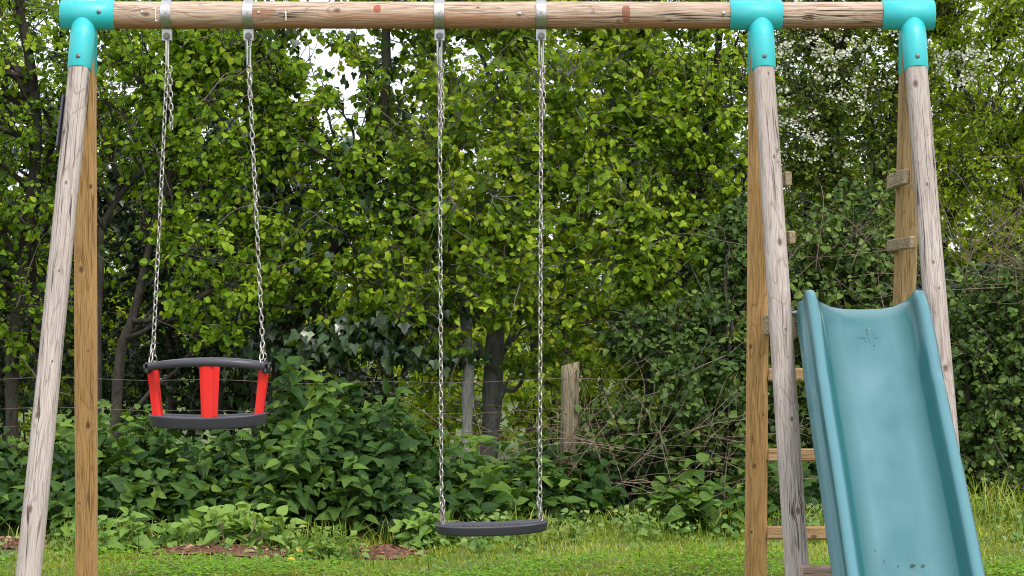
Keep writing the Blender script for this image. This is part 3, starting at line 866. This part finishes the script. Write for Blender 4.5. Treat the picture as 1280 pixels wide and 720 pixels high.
make_tree('hawthorn','hawthorn in white blossom between the two right frames under the beam','tree',
    [(WW([(1035,716,14.6),(1040,430,14.6),(1052,280,14.6),(1036,150,14.6),(1060,20,14.6),(1060,-160,14.6)]),.04,.012),
     (WW([(1045,716,14.7),(1075,420,14.6),(1100,250,14.6),(1120,120,14.5),(1150,0,14.5)]),.028,.010)],
    [E(1010,130,14.4,.42,.4,.55),E(1080,170,14.4,.45,.4,.5),E(1040,260,14.3,.5,.4,.4),E(1060,-30,14.5,.8,.6,.5)], 44, 1750, None, HB2, BK1, G0(1035,14.6), tone=.55, lsz=.040, T=T_SMALL, per=12, spread=.22,
    blossom=([E(1015,60,14.1,.30,.2,.14),E(1062,92,14.1,.24,.2,.24),E(985,120,14.1,.12,.15,.26),E(1000,165,14.1,.16,.15,.16),E(1085,125,14.1,.10,.12,.16),E(1172,62,14.1,.16,.15,.2),E(1030,190,14.1,.16,.15,.14),E(1205,80,13.9,.22,.15,.16),E(1130,45,14.0,.2,.15,.08)], 95, BL))
make_tree('yellow_green_tree','small leaved yellow green tree at the right edge with thin dark branches','tree',
    [(WW([(1330,716,14.3),(1322,430,14.3),(1300,300,14.3),(1262,205,14.3),(1215,130,14.3),(1180,40,14.3),(1150,-100,14.3)]),.032,.008),
     (WW([(1340,716,14.4),(1345,300,14.4),(1330,120,14.4),(1290,0,14.4),(1270,-160,14.4)]),.04,.014)],
    [E(1235,100,14.1,.5,.4,.6),E(1205,200,14.0,.32,.3,.42),E(1275,240,14.1,.42,.4,.4),E(1150,130,14.4,.35,.3,.6),E(1380,120,14.3,.6,.6,1.1),E(1220,-50,14.2,.8,.6,.5)], 54, 1700, None, HY_, BK1, G0(1330,14.3), tone=.5, lsz=.050, T=T_WILLOW, per=11, spread=.22)
make_tree('bramble_bush','mid green bramble thicket filling the hedge behind the top of the slide','bush',
    [(WW([(1000,716,13.6),(1010,560,13.6),(1030,420,13.5),(1020,300,13.4)]),.012,.006),(WW([(1070,716,13.6),(1080,520,13.6),(1060,400,13.5),(1075,280,13.4)]),.012,.006),
     (WW([(960,716,13.6),(950,520,13.6),(930,400,13.5),(950,300,13.4)]),.012,.006)],
    [E(1030,370,13.5,.5,.3,.5),E(930,400,13.5,.3,.3,.5),E(1080,300,13.6,.38,.3,.38),E(1020,540,13.5,.5,.3,.4)], 40, 900, None, HB, BK1, G0(1030,13.6), tone=.5, lsz=.048, per=7, gaps=False, spread=.24, trunk_name='stem', openness=1.0)
make_tree('bramble_bush','dense dark bramble and ivy bush right of the slide above the long grass','bush',
    [(WW([(1200,690,13.4),(1215,560,13.4),(1200,430,13.3)]),.012,.006),(WW([(1270,690,13.4),(1262,540,13.4),(1280,400,13.3)]),.012,.006)],
    [E(1230,480,13.4,.45,.35,.52),E(1200,400,13.5,.35,.3,.35),E(1300,430,13.5,.4,.35,.55),E(1230,580,13.2,.5,.3,.3)], 40, 950, None, HB, BK1, G0(1235,13.4), tone=.38, lsz=.044, per=8, gaps=False, spread=.24, trunk_name='stem', openness=1.0)
make_tree('bramble_bush','dark leafy bramble left of the middle frame rear leg with brown stems','bush',
    [(WW([(850,690,13.2),(862,560,13.2),(850,430,13.1)]),.011,.006),(WW([(905,690,13.2),(900,540,13.2),(915,400,13.1)]),.011,.006)],
    [E(880,430,13.3,.38,.3,.32),E(900,560,13.1,.28,.25,.35),E(800,420,13.5,.3,.3,.22),E(925,330,13.5,.25,.25,.4),E(790,545,13.05,.36,.22,.26),E(860,500,13.0,.3,.2,.3)], 30, 820, None, HB, BK1, G0(880,13.2), tone=.36, lsz=.050, per=7, gaps=False, spread=.24, trunk_name='stem', openness=1.0)

# dark-leaved shrubs added deep in the hedge for its shaded, dark interior
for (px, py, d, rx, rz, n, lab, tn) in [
    (60,330,15.4,.8,1.2,560,'added dark shrub deep in the hedge behind the left swing legs',.35),
    (270,260,15.3,.8,1.0,600,'added dark shrub in the shade behind the toddler swing chains',.3),
    (420,490,15.5,.50,.4,120,'low added dark shrub right of the toddler seat behind the nettles',.4),
    (860,330,15.4,.6,1.0,500,'added dark shrub deep behind the multi stemmed hazel',.45),
    (1010,400,15.4,.75,.85,560,'added dark shrub behind the bramble thicket and slide top',.4),
    (240,470,15.6,.7,.40,260,'low added dark shrub behind the toddler seat and the nettles',.4),
    (1220,430,15.3,.8,.6,460,'added dark shrub behind the bush right of the slide',.5)]:
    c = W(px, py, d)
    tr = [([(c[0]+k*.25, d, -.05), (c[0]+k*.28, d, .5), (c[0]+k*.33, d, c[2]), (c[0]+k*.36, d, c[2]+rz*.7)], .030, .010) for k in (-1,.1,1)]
    make_tree('shade_shrub', lab, 'shrub', tr, [(c,(rx,.45,rz))], 26, int(n*1.3), None, HD, BK1, (c[0], d, 0), tone=tn, lsz=.050, per=9, T=T_IVY, group='dark shrubs added for the shade inside the hedge', spread=.22)
# bright low growth seen under the canopy
for (px, d, wd, ht, n, lab) in [(480,16.0,.55,.6,150,'bright low sapling growth behind the nettles right of the toddler swing'),(610,16.6,.6,.5,140,'bright low sapling growth behind the grey and pale trunks'),
    (845,15.4,.5,.60,260,'bright low sapling growth behind the dead brambles'),(750,16.2,.5,.55,160,'bright low sapling growth behind the old fence post'),(90,16.4,.8,.8,300,'bright low sapling growth behind the left swing legs')]:
    b = G0(px, d)
    tr = [([(b[0]+k*.3, d, -.05), (b[0]+k*.33, d, ht*.6), (b[0]+k*.3, d, ht*1.2)], .010, .005) for k in (-1,0,1)]
    make_tree('sapling', lab, 'sapling', tr, [((b[0],d,ht*.9),(wd,.4,ht*.8))], 20, n, None, H2, BK1, b, tone=.6, lsz=.05, per=9, gaps=False, group='low saplings behind the fence', spread=.2)

# second row, behind the hedge
for (px, d, top, n, mat, lab, w) in [
    (-60,17.2,-80,1000,HY_,'yellow green tree behind the hedge at the far left',1.1),
    (210,17.5,-40,1000,H1,'mid green tree behind the hedge in line with the toddler swing',1.0),
    (660,17.6,-60,1050,H2,'pale lime tree behind the hedge between the flat swing chains',1.1),
    (900,17.4,-80,1050,H1,'green tree behind the hedge in line with the middle frame',1.0),
    (1130,17.8,-60,1100,HY_,'yellow green tree behind the hawthorn and the right frame',1.1),
    (1360,17.2,-80,1050,HY_,'yellow green tree behind the hedge past the right edge',1.1)]:
    b = G0(px, d); zt_ = EYE + (HY-top)*d/F
    tr = [([(b[0],d,-.05),(b[0]+.05,d,.9),(b[0]-.06,d,zt_*.6),(b[0]+.04,d,zt_*.95)],.05,.015),([(b[0]+.1,d,-.05),(b[0]+.25,d,.9),(b[0]+.4,d,zt_*.8)],.03,.012)]
    make_tree('field_tree', lab, 'tree', tr, [((b[0],d,zt_*.62),(w,.7,zt_*.42)),((b[0]+.4,d,zt_*(.62 if px == 660 else .4)),(w,.6,zt_*.32))], 36, n, None, mat, BK1, b, tone=.55, lsz=.056, per=9, group='trees behind the hedge', spread=.2)
# far field edge
for (px, d, top, lab) in [(-120,29,225,'far bush across the field beyond the left leg'),(90,31,252,'far bush across the field left of the toddler swing'),(300,30,228,'far bush across the field behind the ivy clad tree'),
    (500,28,260,'far bush across the field left of the pale trunk'),(700,30,240,'far bush across the field right of the grey trunk'),(900,29,220,'far bush across the field behind the middle frame'),
    (1090,31,230,'far bush across the field behind the slide'),(1300,29,215,'far bush across the field beyond the right edge')]:
    b = G0(px, d); zt_ = EYE + (HY-top)*d/F
    tr = [([(b[0],d,-.05),(b[0]+.05,d,zt_*.5),(b[0]-.06,d,zt_*.9)],.07,.02)]
    make_tree('field_bush', lab, 'bush', tr, [((b[0],d,zt_*.5),(1.45,.8,zt_*.5)),((b[0]+.7,d+.3,zt_*.35),(1.1,.7,zt_*.38))], 18, 420, None, HF, BK1, b, tone=.55, lsz=.12, per=9, gaps=False, group='bushes across the field')

# ------------------------------------------------------------------ ground, soil
def ground_mat():
    g = G('ground_soil_and_turf')
    tc = g.n('ShaderNodeTexCoord').outputs['Object']
    a = g.noise(tc, 3.0, 5); b = g.noise(tc, 40, 5); c0 = g.noise(tc, .6, 3)
    c = g.ramp(b, [(.3,(.035,.055,.012)),(.5,(.07,.11,.02)),(.7,(.13,.17,.035))])
    c = g.mix(g.ramp(a, [(.5,0),(.66,.75)]), c, (.12,.11,.045,1))
    c = g.mix(g.ramp(c0, [(.45,0),(.7,.5)]), c, (.10,.16,.025,1))
    p = g.principled(Base__Color=c, Roughness=.95)
    g.l(g.n('ShaderNodeBump', Strength=1, Distance=.02, Height=b).outputs[0], p.inputs['Normal'])
    return g.fin(p.outputs[0])
def soil_mat():
    g = G('reddish_soil')
    tc = g.n('ShaderNodeTexCoord').outputs['Object']
    b = g.noise(tc, 60, 6); a = g.noise(tc, 9, 4)
    c = g.ramp(b, [(.32,(.035,.020,.012)),(.5,(.19,.078,.040)),(.68,(.38,.20,.115))])
    c = g.mix(g.ramp(a, [(.5,0),(.7,.6)]), c, (.09,.07,.035,1))
    p = g.principled(Base__Color=c, Roughness=.95)
    g.l(g.n('ShaderNodeBump', Strength=1, Distance=.05, Height=b).outputs[0], p.inputs['Normal'])
    return g.fin(p.outputs[0])
GM, SM = ground_mat(), soil_mat()
# one sheet to the horizon, finer where the camera looks
mb = MB()
xs = np.concatenate([[-2500,-400,-60,-15], np.linspace(-7,7,90), [15,60,400,2500]])
ys = np.concatenate([[-300,-30,2], np.linspace(5,15,90), [18,24,40,90,300,1200,4000]])
def gz(x, y):
    return np.where((y>5)&(y<15)&(np.abs(x)<7), .014*np.sin(x*2.3+y*1.7)+.010*np.sin(x*5.1-y*4.3), 0) 
XX, YY = np.meshgrid(xs, ys); ZZ = gz(XX, YY)
n1, n2 = XX.shape
i, j = np.meshgrid(np.arange(n1-1), np.arange(n2-1), indexing='ij')
f = np.stack([i*n2+j, i*n2+j+1, (i+1)*n2+j+1, (i+1)*n2+j], -1).reshape(-1,4)
mb.add(np.stack([XX,YY,ZZ],-1).reshape(-1,3), [f])
tag(mb.build('ground', GM, None, True), kind='structure')
SOIL = [((275,692),.42,.17),((482,690),.22,.15),((10,690),.22,.12)]
mb = MB(); SC = []
for (pp, rx, ry) in SOIL:
    d = F*EYE/(pp[1]-HY); x0 = (pp[0]-640)*d/F; SC.append((x0,d,rx,ry))
    t = np.linspace(0,2*math.pi,40,endpoint=False); k0 = 1+.18*np.sin(3*t+x0)+.12*np.sin(7*t+2*x0)
    R = []
    for k in (1.0,.66,.33,.05):
        x = x0+rx*k*k0*np.cos(t); y = d+ry*k*k0*np.sin(t)
        R.append(np.stack([x, y, gz(x,y)+.006+.045*(1-k)+.008*(1-k)*np.sin(x*23+y*31)], -1))
    mb.rings(R, False, True)
tag(mb.build('soil', SM, None, True), kind='structure')
SC = np.array(SC)
def soilfac(x, y):
    q = ((x[:,None]-SC[:,0])/SC[:,2])**2 + ((y[:,None]-SC[:,1])/SC[:,3])**2
    return q.min(1)

# ------------------------------------------------------------------ grass
def grass_mat(name, cols):
    return leaf_mat(name, cols, .35, tcol=(1.3,1.25,.5), rough=.5)
GR = grass_mat('grass_blade', [(.090,.145,.012),(.180,.255,.020),(.275,.345,.032),(.39,.42,.07),(.56,.50,.23)])
def smooth_noise(x, y, s, k=0):
    return (np.sin(x*s*1.7+k)+np.sin(y*s*2.1+k*2.3)+np.sin((x+y)*s*1.1+k*.7)+np.sin((x-y*1.3)*s*2.7+k))/4
def hedge_foot(x):
    """distance at which the lawn ends under the hedge"""
    return np.interp(x, [-4,-2.2,-1.2,-.6,.1,.8,1.6,2.3,4], [11.6,11.75,11.75,11.8,12.2,12.5,12.7,12.9,13.0])
def blades(mb, n, xr, yr, hfun, wid, keep):
    x = rng.uniform(*xr, n); y = rng.uniform(*yr, n)
    k = keep(x, y); x, y = x[k], y[k]; n = len(x)
    h = hfun(x, y)*rng.uniform(.5,1.35,n)
    az = rng.uniform(0, 2*math.pi, n); lean = np.abs(rng.normal(size=n))*.5+.08
    dx, dy = np.cos(az)*lean, np.sin(az)*lean
    wa = rng.uniform(0, math.pi, n); wx, wy = np.cos(wa), np.sin(wa)
    w = wid*rng.uniform(.6,1.4,n)
    z0 = gz(x, y)-.004
    V = np.zeros((n,7,3))
    for r_, (t, ww) in enumerate(((0,.8),(.4,1.),(.75,.7))):
        for s, c in ((-1,0),(1,1)):
            V[:,r_*2+c,0] = x+dx*h*t**1.8 + s*wx*w*ww/2
            V[:,r_*2+c,1] = y+dy*h*t**1.8 + s*wy*w*ww/2
            V[:,r_*2+c,2] = z0+h*t*(1-.25*lean*t)
    V[:,6,0] = x+dx*h*1.05; V[:,6,1] = y+dy*h*1.05; V[:,6,2] = z0+h*(1-.35*lean)
    b = (np.arange(n)*7)[:,None]
    dry = smooth_noise(x, y, 2.4, 1.3)
    v = np.clip(.42 + .22*smooth_noise(x,y,3.2) + rng.normal(size=n)*.17 + np.where(rng.uniform(size=n) < .10+.12*np.clip(dry,0,1), .45, 0), 0, 1)
    mb.add(V.reshape(-1,3), [(b[:,:,None]+np.array([[0,1,3,2],[2,3,5,4]])[None]).reshape(-1,4), b+np.array([4,5,6])], np.repeat(v,7))
def stand(mb, sb, x, y, h, lsz, off=np.zeros(3), step=.045, tone=.45, T=T_NETTLE):
    leanx, leany = rng.normal()*.12, rng.normal()*.10-.06
    k = max(3, int(h/step)); t = np.linspace(.12,1,k)
    base = np.array([x,y,gz(np.array([x]),np.array([y]))[0]])-off
    def pt(t): return base + np.stack([leanx*h*t**2, leany*h*t**2, h*t], -1)
    sb.tube(pt(np.linspace(0,1,5)[:]), np.linspace(.0035,.0015,5), 4, cap=False)
    a0 = rng.uniform(0,3.14)
    P, Dv, Nv, Sz, Va = [],[],[],[],[]
    for i, tt in enumerate(t):
        s = lsz*(.45+.75*math.sin(math.pi*min(1,(1-tt)*.75+.18)))*rng.uniform(.8,1.2)
        for q in (0,1):
            a = a0 + i*math.pi/2 + q*math.pi + rng.normal()*.3
            o = np.array([math.cos(a), math.sin(a), -.05-.35*(1-tt)+rng.normal()*.3 + (.5 if i == k-1 else 0)])
            P.append(pt(tt)+o*.018); Dv.append(o); Nv.append(np.array([o[0]*.35, o[1]*.35-.5, 1.0])+rng.normal(size=3)*.4); Sz.append(s); Va.append(np.clip(tone+.25*tt-.1+rng.normal()*.12,0,1))
    leaves(mb, T, np.array(P), np.array(Dv), np.array(Nv), np.array(Sz), np.array(Va))
mb = MB()
tuft = lambda x, y: .5+.5*smooth_noise(x, y, 5.5, .4)
blades(mb, 95000, (-3.6,3.8), (9.4,13.2), lambda x,y: .018+.026*tuft(x,y)+.05*np.clip((y-hedge_foot(x)+1.0)/1.0,0,1)*tuft(x*1.7,y), .0042,
       lambda x,y: (y < hedge_foot(x)+.25) & (rng.uniform(size=len(x)) < np.clip(np.minimum(soilfac(x,y),soilfac(x,y+.22))-.45,.04,1)))
# longer tufts along the hedge foot and right of the slide
def longh(x, y): return .09+.10*tuft(x*1.4,y*1.4)+.10*np.clip((x-1.7)/.6,0,1)
blades(mb, 15000, (-3.4,3.8), (11.2,13.3), longh, .0055,
       lambda x,y: (y > hedge_foot(x)-.45) & (y < hedge_foot(x)+.3) & (soilfac(x,y) > .9) & (rng.uniform(size=len(x)) < .25+.75*np.clip(tuft(x*2,y*2)*1.6-.55+np.clip((x-.6)*.6,0,.8),0,1)))
tag(mb.build('grass', GR), 'short green and straw coloured lawn grass below the hedge', 'grass', kind='stuff')
# small pale weeds between the longer grass
mb = MB(); n_w = 0
while n_w < 420:
    x = rng.uniform(-2.6,3.2); y = float(hedge_foot(x)) - abs(rng.normal())*.55 + .1
    if smooth_noise(np.array([x]),np.array([y]),4.0,3.1)[0] < -.05 or soilfac(np.array([x]),np.array([y+.1]))[0] < 1.3: continue
    stand(mb, mb, x, y, rng.uniform(.04,.13), rng.uniform(.022,.045), tone=rng.uniform(.2,.9), T=(T_SMALL,T_HAZEL,T_NETTLE)[n_w%3], step=.022); n_w += 1
HLW = leaf_mat('lawn_weed_leaf', [(.04,.11,.018),(.09,.18,.03),(.14,.23,.05),(.20,.28,.08)], .3, spec=.2)
tag(mb.build('lawn_weeds', HLW), 'small pale green weeds in the grass along the hedge foot', 'weeds', kind='stuff')
# dry litter on the soil: bits of straw, leaf and twig
mb = MB()
for (x0,d,rx,ry) in SC:
    n = int(500*rx); x = x0+rng.normal(size=n)*rx*.55; y = d+rng.normal(size=n)*ry*.6
    z = gz(x,y)+.012+.045*np.clip(1-np.sqrt(((x-x0)/rx)**2+((y-d)/ry)**2),0,1)
    aa = rng.uniform(0,6.28,n)
    leaves(mb, T_WILLOW, np.stack([x,y,z],-1), np.stack([np.cos(aa),np.sin(aa),rng.normal(size=n)*.3],-1), np.array([0,-.2,1])+rng.normal(size=(n,3))*.5, rng.uniform(.012,.045,n), rng.uniform(size=n))
LM = leaf_mat('dry_litter', [(.08,.036,.02),(.20,.09,.05),(.32,.17,.09),(.42,.34,.2)], .1)
tag(mb.build('litter', LM), 'dry brown leaf and straw litter on the bare soil', 'leaf litter', kind='stuff')
# clover in the lawn
mb = MB(); n = 9000
x = rng.uniform(-3.4,3.4,n); y = 9.7+1.05*rng.beta(2,1.6,n)+.10*np.sin(x*2.1)+.07*np.sin(x*6.3+1)+np.abs(rng.normal(size=n))*.13
k = (smooth_noise(x,y,3.1,2.2)+.25*rng.normal(size=n) > -.1); x,y = x[k],y[k]; n = len(x)
a = rng.uniform(0,6.28,n)
for j in range(3):
    aa = a+j*2.094
    Dd = np.stack([np.cos(aa),np.sin(aa),np.full(n,.25)],-1)
    h = .035+.03*rng.uniform(size=n) if j == 0 else h
    leaves(mb, T_HAZEL, np.stack([x,y,gz(x,y)+h],-1), Dd, np.array([0,-.1,1])+rng.normal(size=(n,3))*.2, rng.uniform(.011,.02,n), np.clip(.5+.2*rng.normal(size=n),0,1))
HC = leaf_mat('clover_leaf', [(.07,.16,.012),(.13,.26,.018),(.21,.36,.03)], .35, spec=.2)
tag(mb.build('clover', HC), 'bright green clover leaves spread through the front of the lawn', 'clover', kind='stuff')

# ------------------------------------------------------------------ nettles and other ground plants
def nettle_top(x):
    return np.interp(x, [-3.6,-2.7,-2.1,-1.6,-1.25,-.95,-.6,-.3,.0,.3,.6,.95,1.3,1.7,2.2,2.8,3.6], [.55,.52,.50,.52,.60,.74,.60,.40,.33,.40,.40,.40,.38,.32,.34,.42,.5])
mb = MB(); sb = MB()
cnt = 0
while cnt < 980:
    x = rng.uniform(-3.3,3.4); fo = float(hedge_foot(x)) + .16*math.sin(x*3.1)+.10*math.sin(x*7.3+1); y = fo + rng.uniform(-.02,1.25)
    top = float(nettle_top(x))
    if x > .55 and rng.uniform() < .35: continue
    pn = float(smooth_noise(np.array([x]),np.array([y]),3.3,.9)[0])
    h = top*(.40+.6*min(1,(y-fo)/.55))*rng.uniform(.65,1.1)*(1+.25*pn)
    if rng.uniform() < .04: h *= 1.3
    kind_ = rng.uniform()
    if kind_ < .72: stand(mb, sb, x, y, h, (.096 if x < .3 else .080)*rng.uniform(.6,1.1), tone=.42+.28*pn+rng.normal()*.20, step=rng.uniform(.03,.05))
    elif kind_ < .88: stand(mb, sb, x, y, h*.8, .055*rng.uniform(.7,1.2), tone=.62+rng.normal()*.12, T=T_HAZEL, step=.03)
    else: stand(mb, sb, x, y, h*.9, .07*rng.uniform(.7,1.2), tone=.5+rng.normal()*.2, T=T_IVY, step=.035)
    cnt += 1
nb = tag(mb.build('nettle_bank', HN), 'bank of dark green nettles along the foot of the hedge', 'nettles', kind='stuff')
sb.build('stem', HN, nb, True)

def clump(name, label, px, py, n, r, h, lsz, mat, tone, T=T_NETTLE, cat='weed', step=.04):
    d = F*EYE/(py-HY); c = np.array([(px-640)*d/F, d, 0])
    mb = MB(); sb = mb
    for _ in range(n):
        q = nrmz(rng.normal(size=2))*r*math.sqrt(rng.uniform())
        stand(mb, sb, c[0]+q[0], c[1]+q[1]*.6, h*(1-.5*np.linalg.norm(q)/r)*rng.uniform(.7,1.2), lsz, off=c, tone=tone, T=T, step=step)
    tag(mb.build(name, mat, None, loc=c), label, cat)
clump('leafy_weed','bright green leafy weed clump on bare soil below the toddler swing',305,688,38,.24,.24,.080,HW,.85)
clump('leafy_weed','small pale green weed clump on the grass edge left of bare soil',408,694,26,.16,.14,.05,HW,.7,T=T_SMALL,step=.025)
clump('leafy_weed','young bright nettles just left of the flat swing seat',540,686,24,.13,.22,.06,HW,.7)
clump('leafy_weed','feathery grey green weed on the grass right of the flat swing seat',690,684,26,.2,.10,.04,HB,.9,T=T_SMALL,step=.022)
clump('leafy_weed','broad leaved weed patch behind the foot of the left rear leg',165,690,34,.30,.17,.065,HW,.6)
clump('leafy_weed','dark leafy dock plants at the hedge foot left of the middle frame',868,668,16,.24,.34,.085,HN,.65)

# dead bramble stems
def tangle(name, label, n, box, rad=.004, off=(0,0,0), bias=.4, mat=None):
    (x0,x1),(y0,y1),(z0,z1) = box
    mb = MB()
    c = np.array([(x0+x1)/2,(y0+y1)/2,0])
    for _ in range(n):
        a = np.array([rng.uniform(x0,x1), rng.uniform(y0,y1), rng.uniform(z0, z0+(z1-z0)*.6)])
        L = rng.uniform(.25,.8); an = rng.uniform(-.3,1.9) if rng.uniform() < bias else rng.uniform(-.5,3.6)
        b = a+np.array([math.cos(an)*L, rng.normal()*.12, math.sin(an)*L*.8])
        b[2] = max(b[2], .03)
        mb.tube(curve(a,b,8,rng.uniform(-.06,.14),.05), np.linspace(1,.25,8)*rad*rng.uniform(.5,1.3), 5, var=rng.uniform())
    o = mb.build(name, mat or BKD, None, True, off=c, loc=c)
    return tag(o, label, 'dead stems')
tangle('dead_brambles','tangle of brown dead bramble stems between fence post and middle frame', 95, ((.25,1.2),(12.65,12.95),(.03,.8)), .0028)
tangle('dead_brambles','pale dry stems in the hedge above the bush right of the slide', 75, ((2.42,3.0),(12.95,13.2),(1.2,1.7)), .0022)
tangle('dead_brambles','few thin dead stems in the hedge behind the slide top', 36, ((1.4,2.3),(13.1,13.4),(.9,2.0)), .0025)
tangle('dead_brambles','sparse dry stalks around the grey trunk behind the flat swing', 36, ((-.4,.5),(12.8,13.6),(.1,.8)), .003)
# dry curled stalks on the soil
mb = MB()
c0 = W(300, 690, 11.45); c0[2] = 0
for (pts) in ([(276,655),(278,672),(284,686),(290,692)],[(300,680),(312,672),(319,660),(318,652)],[(318,682),(330,672),(334,668)]):
    mb.tube(spline([W(p[0],p[1]-4,11.35)-c0 for p in pts], 14), np.linspace(.006,.003,14), 6)
tag(mb.build('dry_stalk', BKD, None, True, loc=c0), 'curled pale dry stalks on the soil by the leafy weed', 'dead stems')
YL = leaf_mat('yellow_leaf', [(.55,.33,.03),(.62,.40,.04)], .2)
OL = leaf_mat('orange_leaf', [(.40,.14,.03),(.45,.2,.05)], .2)
for (px,py,lab,mat,sz) in [(371,688,'fallen yellow leaf on the weed clump, left one of a pair',YL,.045),(386,688,'fallen yellow leaf on the weed clump, right one of a pair',YL,.045),(361,700,'fallen yellow leaf low on the grass left of the yellow pair',YL,.035),
    (980,711,'orange dead leaf on the grass by the middle frame front leg',OL,.06)]:
    d = F*EYE/(py+6-HY); p = W(px,py,d); mb = MB()
    leaves(mb, T_HAZEL, np.array([[0,0,0.]]), np.array([[1,.3,.1]]), np.array([[.1,-.6,.8]]), [sz], np.array([.5]))
    tag(mb.build('fallen_leaf', mat, None, loc=p), lab, 'leaf')
# debris on the slide
DL = leaf_mat('brown_leaf', [(.05,.035,.03),(.09,.05,.035)], .1)
def on_slide(px, py):
    for i in range(20, 110):
        q = bed[i]; y = HY+(EYE-q[1])*F/q[0]
        if y > py: return np.array([(px-640)*q[0]/F, q[0], q[1]+.005])
for (px,py,lab,sz) in [(1137,708,'brown leaf scrap lying low in the slide, largest of the scraps',.022),(1121,709,'dark leaf scrap in the slide left of the largest scrap',.010),(1151,706,'thin dark stalk scrap in the slide right of the largest scrap',.016),(1104,700,'tiny dark leaf scrap at the left side of the slide bed',.008),(1093,690,'topmost tiny dark scrap by the left wall of the slide',.007)]:
    p = on_slide(px,py); mb = MB()
    leaves(mb, T_WILLOW, np.array([[0,0,0.002]]), np.array([[1,.2,.3]]), np.array([[0,-.6,.8]]), [sz], np.array([.5]))
    tag(mb.build('leaf_scrap', DL, None, loc=p), lab, 'leaf', 'leaf scraps on the slide')

# ------------------------------------------------------------------ wire fence inside the hedge
fe = empty('wire_fence', (0,13.0,0), 'old wire fence with a weathered wooden post inside the hedge', 'fence')
for px, h, w in ((709,.855,.049),):
    p = W(px, HY, 13.0); mb = MB(); R = []
    for z in np.linspace(-.2, h, 14):
        a = np.linspace(0,2*math.pi,16,endpoint=False); rr = w*(1+.05*np.sin(3*a+z*4))
        R.append(np.stack([rr*np.cos(a)+.02*z, rr*np.sin(a), np.full(16,z)+(.012*np.cos(a) if z > h-.01 else 0)],-1))
    mb.rings(R)
    o = mb.build('post', M['wood_post'], fe, True); o.location = (p[0],0,0)
WM = metal_mat('rusty_wire', (.22,.18,.15), .5, .8)
for z, wob in ((.765,.012),(.60,.016),(.50,.02)):
    mb = MB(); x = np.linspace(-3.6,.95,60)
    mb.tube(np.stack([x, np.full(60,-.05)+.01*np.sin(x*3), z+wob*np.sin(x*1.9)+.006*np.sin(x*7)],-1), .0015, 5)
    mb.build('wire', WM, fe, True)
print('leaves', LEAF_N)

# ------------------------------------------------------------------ light, camera
w = bpy.data.worlds.new('World'); S.world = w; w.use_nodes = True
nt = w.node_tree; bg = nt.nodes['Background']
sky = nt.nodes.new('ShaderNodeTexSky'); sky.sky_type = 'NISHITA'; sky.sun_disc = False
EL, AZ = math.radians(56), math.radians(150)     # sun stands right of and behind the camera
sky.sun_elevation = EL; sky.sun_rotation = AZ
sky.air_density = 1.0; sky.dust_density = 4.0; sky.ozone_density = 1.0
# thin bright cloud over most of the sky
tcw = nt.nodes.new('ShaderNodeTexCoord'); nzw = nt.nodes.new('ShaderNodeTexNoise'); nzw.inputs['Scale'].default_value = 2.2; nzw.inputs['Detail'].default_value = 6
rw = nt.nodes.new('ShaderNodeMapRange'); rw.inputs[1].default_value = .35; rw.inputs[2].default_value = .6; rw.inputs[3].default_value = .45; rw.inputs[4].default_value = .95
mw = nt.nodes.new('ShaderNodeMix'); mw.data_type = 'RGBA'
nt.links.new(tcw.outputs['Generated'], nzw.inputs['Vector']); nt.links.new(nzw.outputs[0], rw.inputs[0]); nt.links.new(rw.outputs[0], mw.inputs[0])
nt.links.new(sky.outputs[0], mw.inputs[6]); mw.inputs[7].default_value = (5.4,5.6,5.9,1)
nt.links.new(mw.outputs[2], bg.inputs[0]); bg.inputs[1].default_value = .15
su = bpy.data.lights.new('sun', 'SUN'); su.energy = 1.15; su.angle = math.radians(14); su.color = (1,.96,.9)
so_ = bpy.data.objects.new('sun', su); COL.objects.link(so_)
sd = Vector((math.sin(AZ)*math.cos(EL), math.cos(AZ)*math.cos(EL), math.sin(EL)))
so_.rotation_euler = sd.to_track_quat('Z','Y').to_euler()

cam = bpy.data.cameras.new('camera'); co = bpy.data.objects.new('camera', cam); COL.objects.link(co)
co.location = (0,0,EYE); co.rotation_euler = (math.pi/2,0,0)
cam.sensor_width = 36; cam.lens = 36*F/1280; cam.shift_y = (HY-360)/1280
cam.clip_start = .1; cam.clip_end = 6000
S.camera = co
S.view_settings.view_transform = 'Standard'; S.view_settings.look = 'None'
S.view_settings.exposure = 1.1; S.view_settings.gamma = 1
S.cycles.filter_width = 1.05; S.cycles.max_bounces = 12; S.cycles.transmission_bounces = 8; S.cycles.diffuse_bounces = 8
